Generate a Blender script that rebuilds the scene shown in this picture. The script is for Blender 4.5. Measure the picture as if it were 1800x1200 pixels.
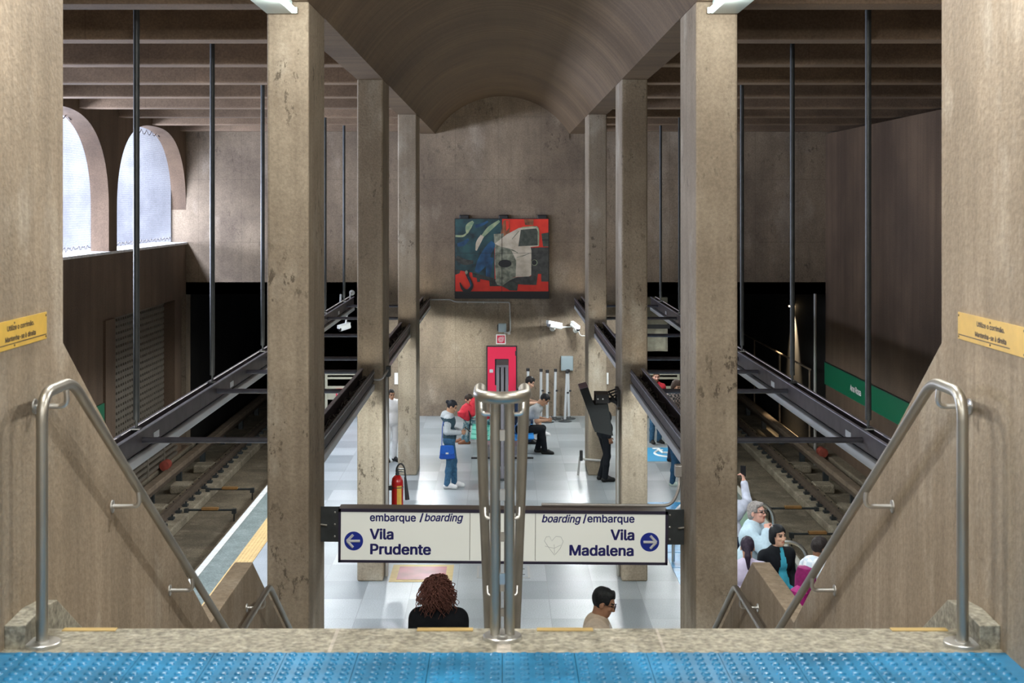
import bpy, bmesh, math, random
import numpy as np
from mathutils import Vector, Matrix, Euler
random.seed(7)
PI = math.pi
for o in list(bpy.data.objects): bpy.data.objects.remove(o)
C = bpy.context.scene.collection
S = bpy.context.scene
H = 5.25                       # lens height above the platform; the upper landing is 3.65 m up
def W(c): return H + c         # height given relative to the lens

# ------------------------------------------------------------------ camera, sky, light, exposure
cd = bpy.data.cameras.new('camera'); cam = bpy.data.objects.new('camera', cd); C.objects.link(cam)
cam.location = (0, 0, H); cam.rotation_euler = (PI/2, 0, 0)
cd.sensor_width = 36; cd.lens = 50; cd.shift_x = 17/1800; cd.shift_y = -242/1800
cd.clip_start = .05; cd.clip_end = 200
cd.dof.use_dof = True; cd.dof.focus_distance = 22; cd.dof.aperture_fstop = 9
S.camera = cam
S.view_settings.view_transform = 'Standard'; S.view_settings.look = 'None'
S.view_settings.gamma = 1; S.view_settings.use_curve_mapping = False
S.view_settings.exposure = 1.0
w = bpy.data.worlds.new('sky'); S.world = w; w.use_nodes = True
w.node_tree.nodes['Background'].inputs[0].default_value = (.80, .86, 1.0, 1)
w.node_tree.nodes['Background'].inputs[1].default_value = 0.26
try:
    S.cycles.max_bounces = 8; S.cycles.diffuse_bounces = 6; S.cycles.glossy_bounces = 3
    S.cycles.transparent_max_bounces = 8; S.cycles.sample_clamp_indirect = 6
    S.cycles.caustics_reflective = False; S.cycles.caustics_refractive = False
except Exception: pass
def area(name, loc, rot, sx, sy, power, col):
    l = bpy.data.lights.new(name, 'AREA'); l.shape = 'RECTANGLE'; l.size = sx; l.size_y = sy
    l.energy = power; l.color = col
    o = bpy.data.objects.new(name, l); C.objects.link(o); o.location = loc; o.rotation_euler = rot
    return o
# open sky over the light well beyond the arched windows
area('daylight_over_light_well', (-11.6, 24, W(6.2)), (0, -math.radians(44), 0), 3.5, 22, 9500, (.72, .80, 1))
area('added_bounce_in_light_well', (-12.3, 25, W(-.5)), (0, -math.radians(105), 0), 1.6, 19, 2300, (.74, .81, 1))  # added area light for daylight bounced off the well into the bays
COOL = (.93, .99, 1); WARMISH = (1, .98, .93); WARM = (1, .93, .82)
LAMPS = []   # filled by the lamp builders: (loc, length, power, colour)

# ------------------------------------------------------------------ materials
def nodes(name):
    m = bpy.data.materials.new(name); m.use_nodes = True
    nt = m.node_tree; b = nt.nodes['Principled BSDF']
    return m, nt, b
def plain(name, col, rough=.6, metal=0, emit=None, es=0, var=0, vs=8, spec=.5):
    m, nt, b = nodes(name)
    b.inputs['Base Color'].default_value = (*col, 1); b.inputs['Roughness'].default_value = rough
    b.inputs['Metallic'].default_value = metal; b.inputs['Specular IOR Level'].default_value = spec
    if emit: b.inputs['Emission Color'].default_value = (*emit, 1); b.inputs['Emission Strength'].default_value = es
    if var:
        tc = nt.nodes.new('ShaderNodeTexCoord'); n = nt.nodes.new('ShaderNodeTexNoise'); n.inputs['Scale'].default_value = vs; n.inputs['Detail'].default_value = 5
        nt.links.new(tc.outputs['Object'], n.inputs['Vector'])
        r = nt.nodes.new('ShaderNodeValToRGB')
        r.color_ramp.elements[0].position = .3; r.color_ramp.elements[1].position = .7
        r.color_ramp.elements[0].color = (*[c*(1-var) for c in col], 1); r.color_ramp.elements[1].color = (*[min(1, c*(1+var)) for c in col], 1)
        nt.links.new(n.outputs['Fac'], r.inputs[0]); nt.links.new(r.outputs[0], b.inputs['Base Color'])
    return m
def concrete(name, base, dark, light=None, big=.55, streak=.35, pits=0., joint=None, ring=False, rough=.8, bump=.12, spk=.14, streak_scale=(7, 7, .3)):
    m, nt, b = nodes(name); N = nt.nodes; L = nt.links
    geo = N.new('ShaderNodeNewGeometry'); pos = geo.outputs['Position']
    def noise(scale, detail, vec=None, rough_=.6):
        n = N.new('ShaderNodeTexNoise'); n.inputs['Scale'].default_value = scale; n.inputs['Detail'].default_value = detail; n.inputs['Roughness'].default_value = rough_
        L.new(vec or pos, n.inputs['Vector']); return n.outputs['Fac']
    def ramp(v, p0, p1, c0=(0, 0, 0), c1=(1, 1, 1)):
        r = N.new('ShaderNodeValToRGB'); e = r.color_ramp.elements; e[0].position = p0; e[1].position = p1; e[0].color = (*c0, 1); e[1].color = (*c1, 1)
        L.new(v, r.inputs[0]); return r.outputs[0]
    def mix(f, a, c, mode='MIX'):
        x = N.new('ShaderNodeMix'); x.data_type = 'RGBA'; x.blend_type = mode
        if isinstance(f, float): x.inputs[0].default_value = f
        else: L.new(f, x.inputs[0])
        for i, v in ((6, a), (7, c)):
            if isinstance(v, tuple): x.inputs[i].default_value = (*v, 1)
            else: L.new(v, x.inputs[i])
        return x.outputs[2]
    def mp(sc):
        k = N.new('ShaderNodeMapping'); k.inputs['Scale'].default_value = sc; L.new(pos, k.inputs['Vector']); return k.outputs[0]
    col = mix(ramp(noise(big, 8), .36, .66), dark, base)
    if light: col = mix(ramp(noise(big*1.7+.1, 6, mp((1, 1, .6))), .55, .75), col, light)
    st = ramp(noise(1, 6, mp(streak_scale)), .38, .68)
    sm = N.new('ShaderNodeMath'); sm.operation = 'MULTIPLY'; sm.inputs[1].default_value = streak; L.new(st, sm.inputs[0])
    col = mix(sm.outputs[0], col, tuple(c*.62 for c in dark))
    if pits:
        p = ramp(noise(13, 5, mp((1, 1, .5)), .7), .57, .62)
        p2 = ramp(noise(1.3, 3), .48, .62)
        mm = N.new('ShaderNodeMath'); mm.operation = 'MULTIPLY'; L.new(p, mm.inputs[0]); L.new(p2, mm.inputs[1])
        m3 = N.new('ShaderNodeMath'); m3.operation = 'MULTIPLY'; L.new(mm.outputs[0], m3.inputs[0]); m3.inputs[1].default_value = pits
        col = mix(m3.outputs[0], col, tuple(c*.5 for c in dark))
    fine = noise(42, 3)
    g = ramp(fine, .3, .7, (1-spk,)*3, (1+spk,)*3)
    col = mix(1.0, col, g, 'MULTIPLY')
    if joint:
        sep = N.new('ShaderNodeSeparateXYZ'); L.new(pos, sep.inputs[0])
        for ax, step, off in joint:
            a = N.new('ShaderNodeMath'); a.operation = 'ADD'; a.inputs[1].default_value = off; L.new(sep.outputs[ax], a.inputs[0])
            d = N.new('ShaderNodeMath'); d.operation = 'PINGPONG'; d.inputs[1].default_value = step/2; L.new(a.outputs[0], d.inputs[0])
            lt = N.new('ShaderNodeMath'); lt.operation = 'LESS_THAN'; lt.inputs[1].default_value = .008; L.new(d.outputs[0], lt.inputs[0])
            k = N.new('ShaderNodeMath'); k.operation = 'MULTIPLY'; k.inputs[1].default_value = .25; L.new(lt.outputs[0], k.inputs[0])
            col = mix(k.outputs[0], col, tuple(c*.45 for c in dark))
    L.new(col, b.inputs['Base Color']); b.inputs['Roughness'].default_value = rough; b.inputs['Specular IOR Level'].default_value = .3
    bp = N.new('ShaderNodeBump'); bp.inputs['Strength'].default_value = bump; bp.inputs['Distance'].default_value = .02
    L.new(fine, bp.inputs['Height']); L.new(bp.outputs[0], b.inputs['Normal'])
    return m
M = {}
M['pillar'] = concrete('pillar_concrete', (.41, .345, .258), (.26, .21, .152), (.50, .45, .365), big=.8, streak=.4, pits=1., spk=.16, bump=.25)
M['stairwall'] = concrete('stair_wall_concrete', (.42, .345, .258), (.29, .235, .17), (.51, .455, .375), big=1.0, streak=.5, spk=.14, streak_scale=(11, 11, .6), bump=.2)
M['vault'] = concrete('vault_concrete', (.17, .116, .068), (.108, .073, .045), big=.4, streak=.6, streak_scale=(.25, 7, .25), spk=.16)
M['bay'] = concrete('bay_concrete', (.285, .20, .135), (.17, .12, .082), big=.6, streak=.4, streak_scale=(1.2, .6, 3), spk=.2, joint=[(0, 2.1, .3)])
M['backwall'] = concrete('end_wall_concrete', (.32, .25, .175), (.17, .13, .095), (.40, .335, .26), big=.55, streak=.4, pits=.6, joint=[(0, 1.06, .1), (2, 1.55, .35)], spk=.2, streak_scale=(3, 3, .5), bump=.2)
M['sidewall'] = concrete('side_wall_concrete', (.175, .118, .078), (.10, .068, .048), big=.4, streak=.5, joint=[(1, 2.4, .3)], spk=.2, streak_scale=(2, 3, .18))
M['parapet'] = concrete('parapet_concrete', (.38, .27, .165), (.25, .18, .12), big=1.2, streak=.25)
M['well'] = concrete('light_well_concrete', (.17, .17, .175), (.07, .07, .078), big=.5, streak=.45, streak_scale=(1.2, 1.9, .2), spk=.2)
M['track'] = concrete('track_bed_concrete', (.29, .24, .17), (.15, .125, .09), (.38, .325, .245), big=1.1, streak=.35, streak_scale=(2, .5, 2), spk=.4)
M['plinth'] = concrete('rail_plinth_concrete', (.46, .40, .30), (.24, .205, .15), big=2, streak=.3, spk=.4)
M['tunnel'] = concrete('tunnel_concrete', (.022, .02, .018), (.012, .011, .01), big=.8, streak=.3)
M['granite_edge'] = concrete('granite_nosing', (.33, .315, .255), (.25, .24, .19), (.42, .41, .35), big=14, streak=0.0, spk=.5, rough=.5)
M['granite_light'] = concrete('granite_patch', (.46, .43, .38), (.40, .375, .33), big=9, streak=0.0, spk=.3, rough=.5)
M['green_granite'] = concrete('green_granite', (.155, .185, .165), (.10, .125, .11), (.21, .24, .215), big=3, streak=0.0, spk=.45, rough=.45)
M['granite_step'] = concrete('granite_steps', (.40, .38, .34), (.29, .275, .25), big=2, streak=0.0, spk=.35, rough=.45)
def granite_floor():
    m, nt, b = nodes('granite_floor'); N = nt.nodes; L = nt.links
    geo = N.new('ShaderNodeNewGeometry')
    br = N.new('ShaderNodeTexBrick'); br.offset = 0
    br.inputs['Scale'].default_value = 1; br.inputs['Mortar Size'].default_value = .004; br.inputs['Brick Width'].default_value = .62; br.inputs['Row Height'].default_value = .9; br.inputs['Bias'].default_value = -.25
    br.inputs['Color1'].default_value = (.335, .365, .38, 1); br.inputs['Color2'].default_value = (.115, .138, .152, 1); br.inputs['Mortar'].default_value = (.2, .21, .22, 1)
    L.new(geo.outputs['Position'], br.inputs['Vector'])
    n = N.new('ShaderNodeTexNoise'); n.inputs['Scale'].default_value = 60; n.inputs['Detail'].default_value = 2; L.new(geo.outputs['Position'], n.inputs['Vector'])
    n2 = N.new('ShaderNodeTexNoise'); n2.inputs['Scale'].default_value = .8; n2.inputs['Detail'].default_value = 4; L.new(geo.outputs['Position'], n2.inputs['Vector'])
    def rp(v, a, c):
        r = N.new('ShaderNodeValToRGB'); r.color_ramp.elements[0].position = .3; r.color_ramp.elements[1].position = .7
        r.color_ramp.elements[0].color = (a, a, a, 1); r.color_ramp.elements[1].color = (c, c, c, 1); L.new(v, r.inputs[0]); return r.outputs[0]
    x = N.new('ShaderNodeMix'); x.data_type = 'RGBA'; x.blend_type = 'MULTIPLY'; x.inputs[0].default_value = 1
    L.new(br.outputs[0], x.inputs[6]); L.new(rp(n.outputs[0], .8, 1.2), x.inputs[7])
    y = N.new('ShaderNodeMix'); y.data_type = 'RGBA'; y.blend_type = 'MULTIPLY'; y.inputs[0].default_value = 1
    L.new(x.outputs[2], y.inputs[6]); L.new(rp(n2.outputs[0], .82, 1.12), y.inputs[7])
    L.new(y.outputs[2], b.inputs['Base Color']); b.inputs['Roughness'].default_value = .32
    return m
M['floor'] = granite_floor()
M['steel'] = plain('brushed_steel', (.42, .41, .37), .40, 1, var=.12, vs=3)
M['steel_bright'] = plain('bright_steel', (.66, .67, .66), .36, 1)
M['dark_iron'] = plain('dark_painted_iron', (.035, .042, .045), .45, 0, var=.3)
M['trough'] = plain('trough_paint', (.06, .05, .056), .5, 0, var=.35, vs=5)
M['bar_paint'] = plain('violet_grey_bar', (.075, .075, .095), .4, var=.25)
M['trough_in'] = plain('trough_inside', (.03, .026, .026), .8, var=.5, vs=20)
M['trough_edge'] = plain('trough_lip', (.40, .40, .47), .4, var=.2)
M['lamp_white'] = plain('white_lamp_housing', (.60, .63, .66), .4)
M['lamp_house'] = plain('pale_lamp_housing', (.46, .56, .55), .35)
M['tube'] = plain('glowing_tube', (1, 1, 1), .5, emit=(.93, 1, .98), es=8)
M['diffuser'] = plain('glowing_lamp_slot', (1, 1, 1), .5, emit=(.95, 1, .98), es=4)
M['blue_tactile'] = plain('blue_rubber_paving', (.022, .20, .40), .28, var=.3, vs=5)
M['blue_paint'] = plain('blue_floor_paint', (.04, .30, .55), .5)
M['yellow_tactile'] = plain('yellow_rubber_paving', (.50, .34, .13), .5, var=.15)
M['yellow'] = plain('yellow_paint', (.50, .36, .13), .5, var=.1)
M['yellow_sign'] = plain('yellow_plate', (.74, .48, .085), .4, var=.08, vs=12)
M['ink'] = plain('dark_lettering', (.05, .035, .03), .6)
M['navy_ink'] = plain('navy_lettering', (.012, .013, .15), .5)
M['blue_disc'] = plain('blue_disc', (.015, .04, .38), .4)
M['sign_cream'] = plain('cream_sign_face', (.74, .76, .69), .35, emit=(.95, 1, .95), es=.13)  # slight emission added to brighten the sign face
M['sign_frame'] = plain('dark_violet_frame', (.035, .03, .06), .4)
M['sign_top'] = plain('taupe_metal', (.16, .135, .12), .5)
M['white'] = plain('white_paint', (.75, .75, .73), .5)
M['white_edge'] = plain('white_platform_edge', (.46, .45, .40), .6, var=.12)
M['red_paint'] = plain('red_paint', (.55, .015, .05), .4)
M['red_cab'] = plain('crimson_cabinet_paint', (.62, .012, .06), .35)
M['red_floor'] = plain('worn_red_floor_paint', (.33, .06, .08), .35, var=.3, vs=3)
M['green_sign'] = plain('green_enamel', (.005, .16, .075), .4)
M['black'] = plain('black_paint', (.012, .012, .014), .5)
M['black_gloss'] = plain('black_glass', (.01, .01, .012), .12)
M['char'] = plain('charcoal_housing', (.006, .008, .008), .75, var=.2, vs=40)
M['purple_top'] = plain('purple_grey_paint', (.17, .12, .15), .5)
M['grey_box'] = plain('grey_enamel', (.22, .27, .29), .45)
M['grey_pipe'] = plain('grey_pipe', (.42, .41, .39), .4, .3)
M['rail_steel'] = plain('worn_rail', (.17, .13, .10), .45, .4, var=.25)
M['rust'] = plain('rusty_cover', (.22, .165, .115), .7, var=.25, vs=4)
M['orange'] = plain('orange_insulator', (.36, .19, .06), .6, var=.2)
M['louvre'] = plain('louvre_paint', (.13, .11, .085), .7, var=.2)
M['teal_seat'] = plain('mint_plastic', (.12, .50, .40), .35)
M['blue_seat'] = plain('blue_plastic', (.02, .22, .60), .35)
M['pole_grey'] = plain('grey_aluminium', (.50, .52, .54), .4, .15)
M['pole_dark'] = plain('dull_violet_grey_metal', (.23, .22, .25), .4, .2)
M['camera_white'] = plain('white_camera_shell', (.72, .74, .72), .35)

# ------------------------------------------------------------------ mesh helpers
class MB:
    def __init__(s): s.v = []; s.f = []; s.m = []
    def add(s, vs, fs, mi=0):
        n = len(s.v); s.v += [tuple(v) for v in vs]; s.f += [tuple(i+n for i in f) for f in fs]; s.m += [mi]*len(fs); return s
    def box(s, x0, x1, y0, y1, z0, z1, mi=0):
        v = [(x, y, z) for z in (z0, z1) for y in (y0, y1) for x in (x0, x1)]
        return s.add(v, [(0, 2, 3, 1), (4, 5, 7, 6), (0, 1, 5, 4), (2, 6, 7, 3), (0, 4, 6, 2), (1, 3, 7, 5)], mi)
    def prism(s, poly, axis, a, b, mi=0):
        n = len(poly)
        def mk(t, p): return (t, p[0], p[1]) if axis == 0 else (p[0], t, p[1]) if axis == 1 else (p[0], p[1], t)
        v = [mk(a, p) for p in poly]+[mk(b, p) for p in poly]
        f = [tuple(range(n)), tuple(range(2*n-1, n-1, -1))]+[(i, i+n, (i+1) % n+n, (i+1) % n) for i in range(n)]
        return s.add(v, f, mi)
    def tube(s, pts, r, seg=10, mi=0, caps=True):
        P = [Vector(p) for p in pts]; rs = r if isinstance(r, (list, tuple)) else [r]*len(P)
        T = []
        for i in range(len(P)):
            t = (P[min(i+1, len(P)-1)]-P[max(i-1, 0)]); T.append(t.normalized())
        u = T[0].orthogonal().normalized(); vs = []
        for i, p in enumerate(P):
            u = (u-T[i]*u.dot(T[i])).normalized(); w_ = T[i].cross(u)
            k = 1
            if 0 < i < len(P)-1:
                a = (P[i]-P[i-1]).normalized(); k = 1/max(.5, abs(a.dot(T[i])))
            for j in range(seg):
                an = 2*PI*j/seg; vs.append(p+(u*math.cos(an)+w_*math.sin(an))*rs[i])
        fs = [(i*seg+j, i*seg+(j+1) % seg, (i+1)*seg+(j+1) % seg, (i+1)*seg+j) for i in range(len(P)-1) for j in range(seg)]
        if caps: fs += [tuple(range(seg-1, -1, -1)), tuple(range((len(P)-1)*seg, len(P)*seg))]
        return s.add(vs, fs, mi)
    def lathe(s, prof, at=(0, 0, 0), seg=20, mi=0, axis=2):
        vs = []
        for r, z in prof:
            for j in range(seg):
                a = 2*PI*j/seg; x, y = r*math.cos(a), r*math.sin(a)
                p = (x, y, z) if axis == 2 else (x, z, y) if axis == 1 else (z, x, y)
                vs.append((p[0]+at[0], p[1]+at[1], p[2]+at[2]))
        n = len(prof)
        fs = [(i*seg+j, i*seg+(j+1) % seg, (i+1)*seg+(j+1) % seg, (i+1)*seg+j) for i in range(n-1) for j in range(seg)]
        fs += [tuple(range(seg-1, -1, -1)), tuple(range((n-1)*seg, n*seg))]
        return s.add(vs, fs, mi)
    def build(s, name, mat, parent=None, bevel=0, smooth=False, org=None, fix=True):
        me = bpy.data.meshes.new(name); me.from_pydata(s.v, [], s.f)
        for x in (mat if isinstance(mat, (list, tuple)) else [mat]): me.materials.append(x)
        me.polygons.foreach_set('material_index', s.m)
        if fix:
            bm = bmesh.new(); bm.from_mesh(me); bmesh.ops.recalc_face_normals(bm, faces=bm.faces); bm.to_mesh(me); bm.free()
        if org is not None: me.transform(Matrix.Translation(-Vector(org)))
        o = bpy.data.objects.new(name, me); C.objects.link(o)
        if org is not None and parent is None: o.location = org
        if parent: o.parent = parent
        if smooth: smooth_by_angle(o)
        if bevel:
            b = o.modifiers.new('edge', 'BEVEL'); b.width = bevel; b.segments = 2; b.limit_method = 'ANGLE'; b.angle_limit = math.radians(40)
        return o
def smooth_by_angle(o, ang=40):
    me = o.data
    me.polygons.foreach_set('use_smooth', [True]*len(me.polygons))
    bm = bmesh.new(); bm.from_mesh(me)
    for e in bm.edges:
        if len(e.link_faces) == 2 and e.calc_face_angle(0) > math.radians(ang): e.smooth = False
    bm.to_mesh(me); bm.free()
def tag(o, label, cat, group=None):
    o['label'] = label; o['category'] = cat
    if group: o['group'] = group
    return o
def thing(name, label, cat, loc=(0, 0, 0), group=None, rz=0):
    o = bpy.data.objects.new(name, None); C.objects.link(o); o.location = loc; o.rotation_euler = (0, 0, rz); o.empty_display_size = .1
    return tag(o, label, cat, group)
def struct(o, label=None):
    o['kind'] = 'structure'
    if label: o['label'] = label
    return o
KIDS = {}
def dup(o, loc, label=None, parent=None):
    c = o.copy(); C.objects.link(c)
    if parent: c.parent = parent
    else: c.location = loc
    if label: c['label'] = label
    for ch in [x for x in bpy.data.objects if x.parent == o]: dup(ch, None, parent=c)
    return c
def bend(pts, r, n=5):
    """polyline with rounded corners"""
    P = [Vector(p) for p in pts]; out = [P[0]]
    for i in range(1, len(P)-1):
        a = (P[i-1]-P[i]); b = (P[i+1]-P[i]); d = min(r, a.length*.45, b.length*.45)
        p0 = P[i]+a.normalized()*d; p1 = P[i]+b.normalized()*d
        for k in range(n+1):
            t = k/n; out.append(p0*(1-t)**2+P[i]*2*t*(1-t)+p1*t*t)
    out.append(P[-1]); return out
try:
    import os
    FONT = bpy.data.fonts.load(os.path.join(bpy.utils.resource_path('LOCAL'), 'datafiles', 'fonts', 'Inter.woff2'))
except Exception: FONT = None
def text(name, body, size, mat, parent, mtx, shear=0, align='LEFT', bold=0, fit=None):
    """painted lettering: the font outlines filled row by row"""
    cu = bpy.data.curves.new(name, 'FONT'); cu.body = body; cu.size = 1
    if FONT: cu.font = FONT
    t = bpy.data.objects.new(name, cu); C.objects.link(t)
    dg = bpy.context.evaluated_depsgraph_get(); ev = t.evaluated_get(dg); c2 = ev.to_curve(dg); polys = []
    for sp in c2.splines:
        bp = sp.bezier_points; n = len(bp); pts = []
        if n:
            for a in range(n):
                p0, p1, p2, p3 = [np.array(v[:2]) for v in (bp[a].co, bp[a].handle_right, bp[(a+1) % n].handle_left, bp[(a+1) % n].co)]
                for q in range(7): u = q/7; pts.append(p0*(1-u)**3+3*p1*u*(1-u)**2+3*p2*u*u*(1-u)+p3*u**3)
        else: pts = [np.array(p.co[:2]) for p in sp.points]
        if len(pts) > 2: polys.append(np.array(pts))
    ev.to_curve_clear(); bpy.data.objects.remove(t)
    A_ = np.concatenate([p for p in polys]); B_ = np.concatenate([np.roll(p, -1, 0) for p in polys])
    y0, y1 = A_[:, 1].min(), A_[:, 1].max(); step = 1/84; bb = bold/size
    def runs(y):
        m = (A_[:, 1] <= y) != (B_[:, 1] <= y); a, b = A_[m], B_[m]
        if not len(a): return []
        x = a[:, 0]+(y-a[:, 1])/(b[:, 1]-a[:, 1])*(b[:, 0]-a[:, 0]); d = np.where(b[:, 1] > a[:, 1], 1, -1); o = np.argsort(x); w_ = 0; out = []; st = 0
        for k_ in o:
            if w_ == 0: st = x[k_]
            w_ += d[k_]
            if w_ == 0: out.append((st, x[k_]))
        return out
    quads = []; y = y0-bb+.0041
    while y < y1+bb:
        R_ = sorted([(a-bb*f, b+bb*f) for dy, f in ((0, 1), (-.7, .7), (.7, .7)) for a, b in runs(y+dy*bb)]); M_ = []
        for a, b in R_:
            if M_ and a <= M_[-1][1]: M_[-1][1] = max(M_[-1][1], b)
            else: M_.append([a, b])
        quads += [(a+shear*y, b+shear*y, y) for a, b in M_]; y += step
    xs0 = min(q[0] for q in quads); xs1 = max(q[1] for q in quads); k_ = fit/(xs1-xs0) if fit else size
    ox = xs0 if align == 'LEFT' else xs1 if align == 'RIGHT' else (xs0+xs1)/2
    V, F = [], []
    for a, b, y in quads:
        n = len(V); lo_, hi_ = (y-step/2)*size, (y+step/2)*size; sk = shear*step/2*k_
        V += [((a-ox)*k_-sk, lo_, 0), ((b-ox)*k_-sk, lo_, 0), ((b-ox)*k_+sk, hi_, 0), ((a-ox)*k_+sk, hi_, 0)]; F.append((n, n+1, n+2, n+3))
    me = bpy.data.meshes.new(name); me.from_pydata(V, [], F); me.materials.append(mat); me.transform(mtx)
    o = bpy.data.objects.new(name, me); C.objects.link(o); o.parent = parent
    return o
FACE_CAM = Matrix.Rotation(PI/2, 4, 'X')          # text plane that faces -Y
SIDES = ((-1, 'window'), (1, 'blank-wall'))

# ------------------------------------------------------------------ the setting
PX0, PX1 = 1.66, 2.02
END = 35.2
struct(MB().box(-4.36, 4.36, 2, END, -.3, 0).build('floor', M['floor']))
struct(MB().box(-1.79, 1.79, -9, 5.07, 3.3, 3.65-.012).build('floor_landing', M['granite_step']))
# vault with its edge beams
zs = W(1.73); hw = PX0; rise = .93; R = (hw*hw+rise*rise)/(2*rise); a0 = math.asin(hw/R)
arc = [(R*math.sin(t), zs+rise-R+R*math.cos(t)) for t in np.linspace(-a0, a0, 41)]
poly = arc+[(PX1, zs), (PX1, zs+1.4), (-PX1, zs+1.4), (-PX1, zs)]
vb = MB(); n = len(poly)
for i in range(n):
    p, q = poly[i], poly[(i+1) % n]
    vb.add([(p[0], -9, p[1]), (q[0], -9, q[1]), (q[0], END, q[1]), (p[0], END, p[1])], [(0, 1, 2, 3)])
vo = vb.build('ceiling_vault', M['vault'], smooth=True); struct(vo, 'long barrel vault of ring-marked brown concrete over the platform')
# pillars
for sx, sn in SIDES:
    for i, y in enumerate((12.2, 19.78, 27.5)):
        a, b = sorted((sx*PX0, sx*PX1))
        o = MB().box(a, b, y, y+1.08, 0, zs+.01).build('pillar', M['pillar'], bevel=.022)
        struct(o, ('pitted beige concrete pillar on the %s side holding the hanging sign' % sn, 'second concrete pillar from the stairs on the %s side' % sn, 'third concrete pillar from the stairs on the %s side' % sn)[i])
# side bay slab and cross beams
for sx, sn in SIDES:
    a, b = sorted((sx*PX1, sx*9.6))
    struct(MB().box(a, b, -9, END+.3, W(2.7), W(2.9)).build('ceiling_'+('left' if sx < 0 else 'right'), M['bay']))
    k = 0
    for i in range(-3, 9):
        y = 13.0+2.74*i
        a, b = sorted((sx*PX1, sx*(7.9 if sx < 0 else 9.6)))
        o = MB().box(a, b, y-.4, y, W(1.77), W(2.72)).build('ceiling_beam', M['bay'], bevel=.02)
        struct(o, 'brown concrete cross beam over the %s-side track' % sn)
# end wall with the two tunnel mouths
ztm = W(-2.24)
eb = MB()
eb.box(-3.3, 3.3, END, END+.5, -1.3, W(2.75)); eb.box(-13, -3.3, END, END+.5, ztm, W(2.75)); eb.box(3.3, 9.6, END, END+.5, ztm, W(2.75))
eb.box(-1.66, 1.66, END-.02, END+.4, W(1.6), W(3.0)); eb.box(-13, -7.83, END, END+.5, -1.3, ztm)
struct(eb.build('wall_back', M['backwall']))
for sx, sn in SIDES:
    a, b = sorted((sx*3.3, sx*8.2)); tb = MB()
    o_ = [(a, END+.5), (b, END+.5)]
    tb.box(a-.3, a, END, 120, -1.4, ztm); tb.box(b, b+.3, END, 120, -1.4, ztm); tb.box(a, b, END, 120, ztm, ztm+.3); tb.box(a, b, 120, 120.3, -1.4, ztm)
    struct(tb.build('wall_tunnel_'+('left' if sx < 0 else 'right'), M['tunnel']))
# track beds
for sx, sn in SIDES:
    a, b = sorted((sx*3.9, sx*8.4)); bb = MB(); bb.box(a, b, 4, 120, -1.4, -1.2)
    p, q = sorted((sx*4.0, sx*4.36)); bb.box(p, q, 2, 36, -1.3, -.28)
    struct(bb.build('floor_track_'+('left' if sx < 0 else 'right'), M['track']))
    p, q = sorted((sx*6.36, sx*7.0)); mb = MB(); mb.box(p, q, 6, 60, -1.2, -1.02)
    p, q = sorted((sx*4.75, sx*5.3)); mb.box(p, q, 6, 60, -1.2, -1.02)
    struct(mb.build('floor_rail_plinth', M['plinth'], bevel=.03))
    p, q = sorted((sx*7.75, sx*8.1)); struct(MB().box(p, q, 4, 36, -1.2, -.75).build('trim_cable_bench', M['track'], bevel=.03))
# right wall
rb = MB(); rb.box(8.0, 8.4, 2, END, -1.3, W(1.72)); rb.box(9.3, 9.6, 2, END, W(1.5), W(2.8)); rb.box(8.3, 9.6, 2, END, W(1.5), W(1.6))
struct(rb.build('wall_right', M['sidewall']), None)
# left wall: deep arches over a sill, then band, panel, recess for louvres
LX0, LX1 = -8.19, -7.83; SILL = W(-1.0); APEX = W(1.74)
lb = MB()
arches = ((28.9, END), (22.0, 28.3), (15.1, 21.4))
def arch_z(y, y0, y1):
    u = abs((y-(y0+y1)/2)/((y1-y0)/2)); return W(-.15)+(APEX-W(-.15))*max(0, 1-u**2.7)**(1/2.3)
for y0, y1 in arches:
    t = np.linspace(-1, 1, 49); ys = [(y0+y1)/2+(y1-y0)/2*math.copysign(1-(1-abs(q))**1.8, q) for q in t]
    zz = [arch_z(y, y0, y1) for y in ys]; zz[0] = zz[-1] = SILL
    ys = [y0]+ys[0:]+[y1]; zz = [SILL]+[W(-.15)]+zz[1:-1]+[W(-.15)]+[SILL]
    for i in range(len(ys)-1):
        A, B = (ys[i], zz[i]), (ys[i+1], zz[i+1])
        if B[0]-A[0] > 1e-6: lb.add([(LX1, A[0], A[1]), (LX1, B[0], B[1]), (LX0, B[0], B[1]), (LX0, A[0], A[1])], [(0, 1, 2, 3)])
        if B[0]-A[0] > 1e-6:
            for x in (LX0, LX1): lb.add([(x, A[0], A[1]), (x, B[0], B[1]), (x, B[0], W(2.72)), (x, A[0], W(2.72))], [(0, 1, 2, 3)])
for y0, y1 in ((28.3, 28.9), (21.4, 22.0), (2, 15.1)): lb.box(LX0, LX1, y0, y1, SILL, W(2.72))
lb.box(-8.6, LX1, 2, END, W(-2.3), SILL)              # band under the sill
lb.box(LX0, LX1, 2, 27.9, -1.3, W(-2.3)); lb.box(LX0, LX1+.05, 27.9, 28.6, -1.3, W(-2.3)); lb.box(LX0, LX1, 34.0, 34.7, -1.3, W(-2.3))
lb.box(-8.5, LX0, 28, END, -1.3, W(-2.3)); lb.box(LX0, LX1+.06, 2, END, -1.3, -.72)
struct(lb.build('wall_left', M['sidewall'], fix=False))
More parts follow.
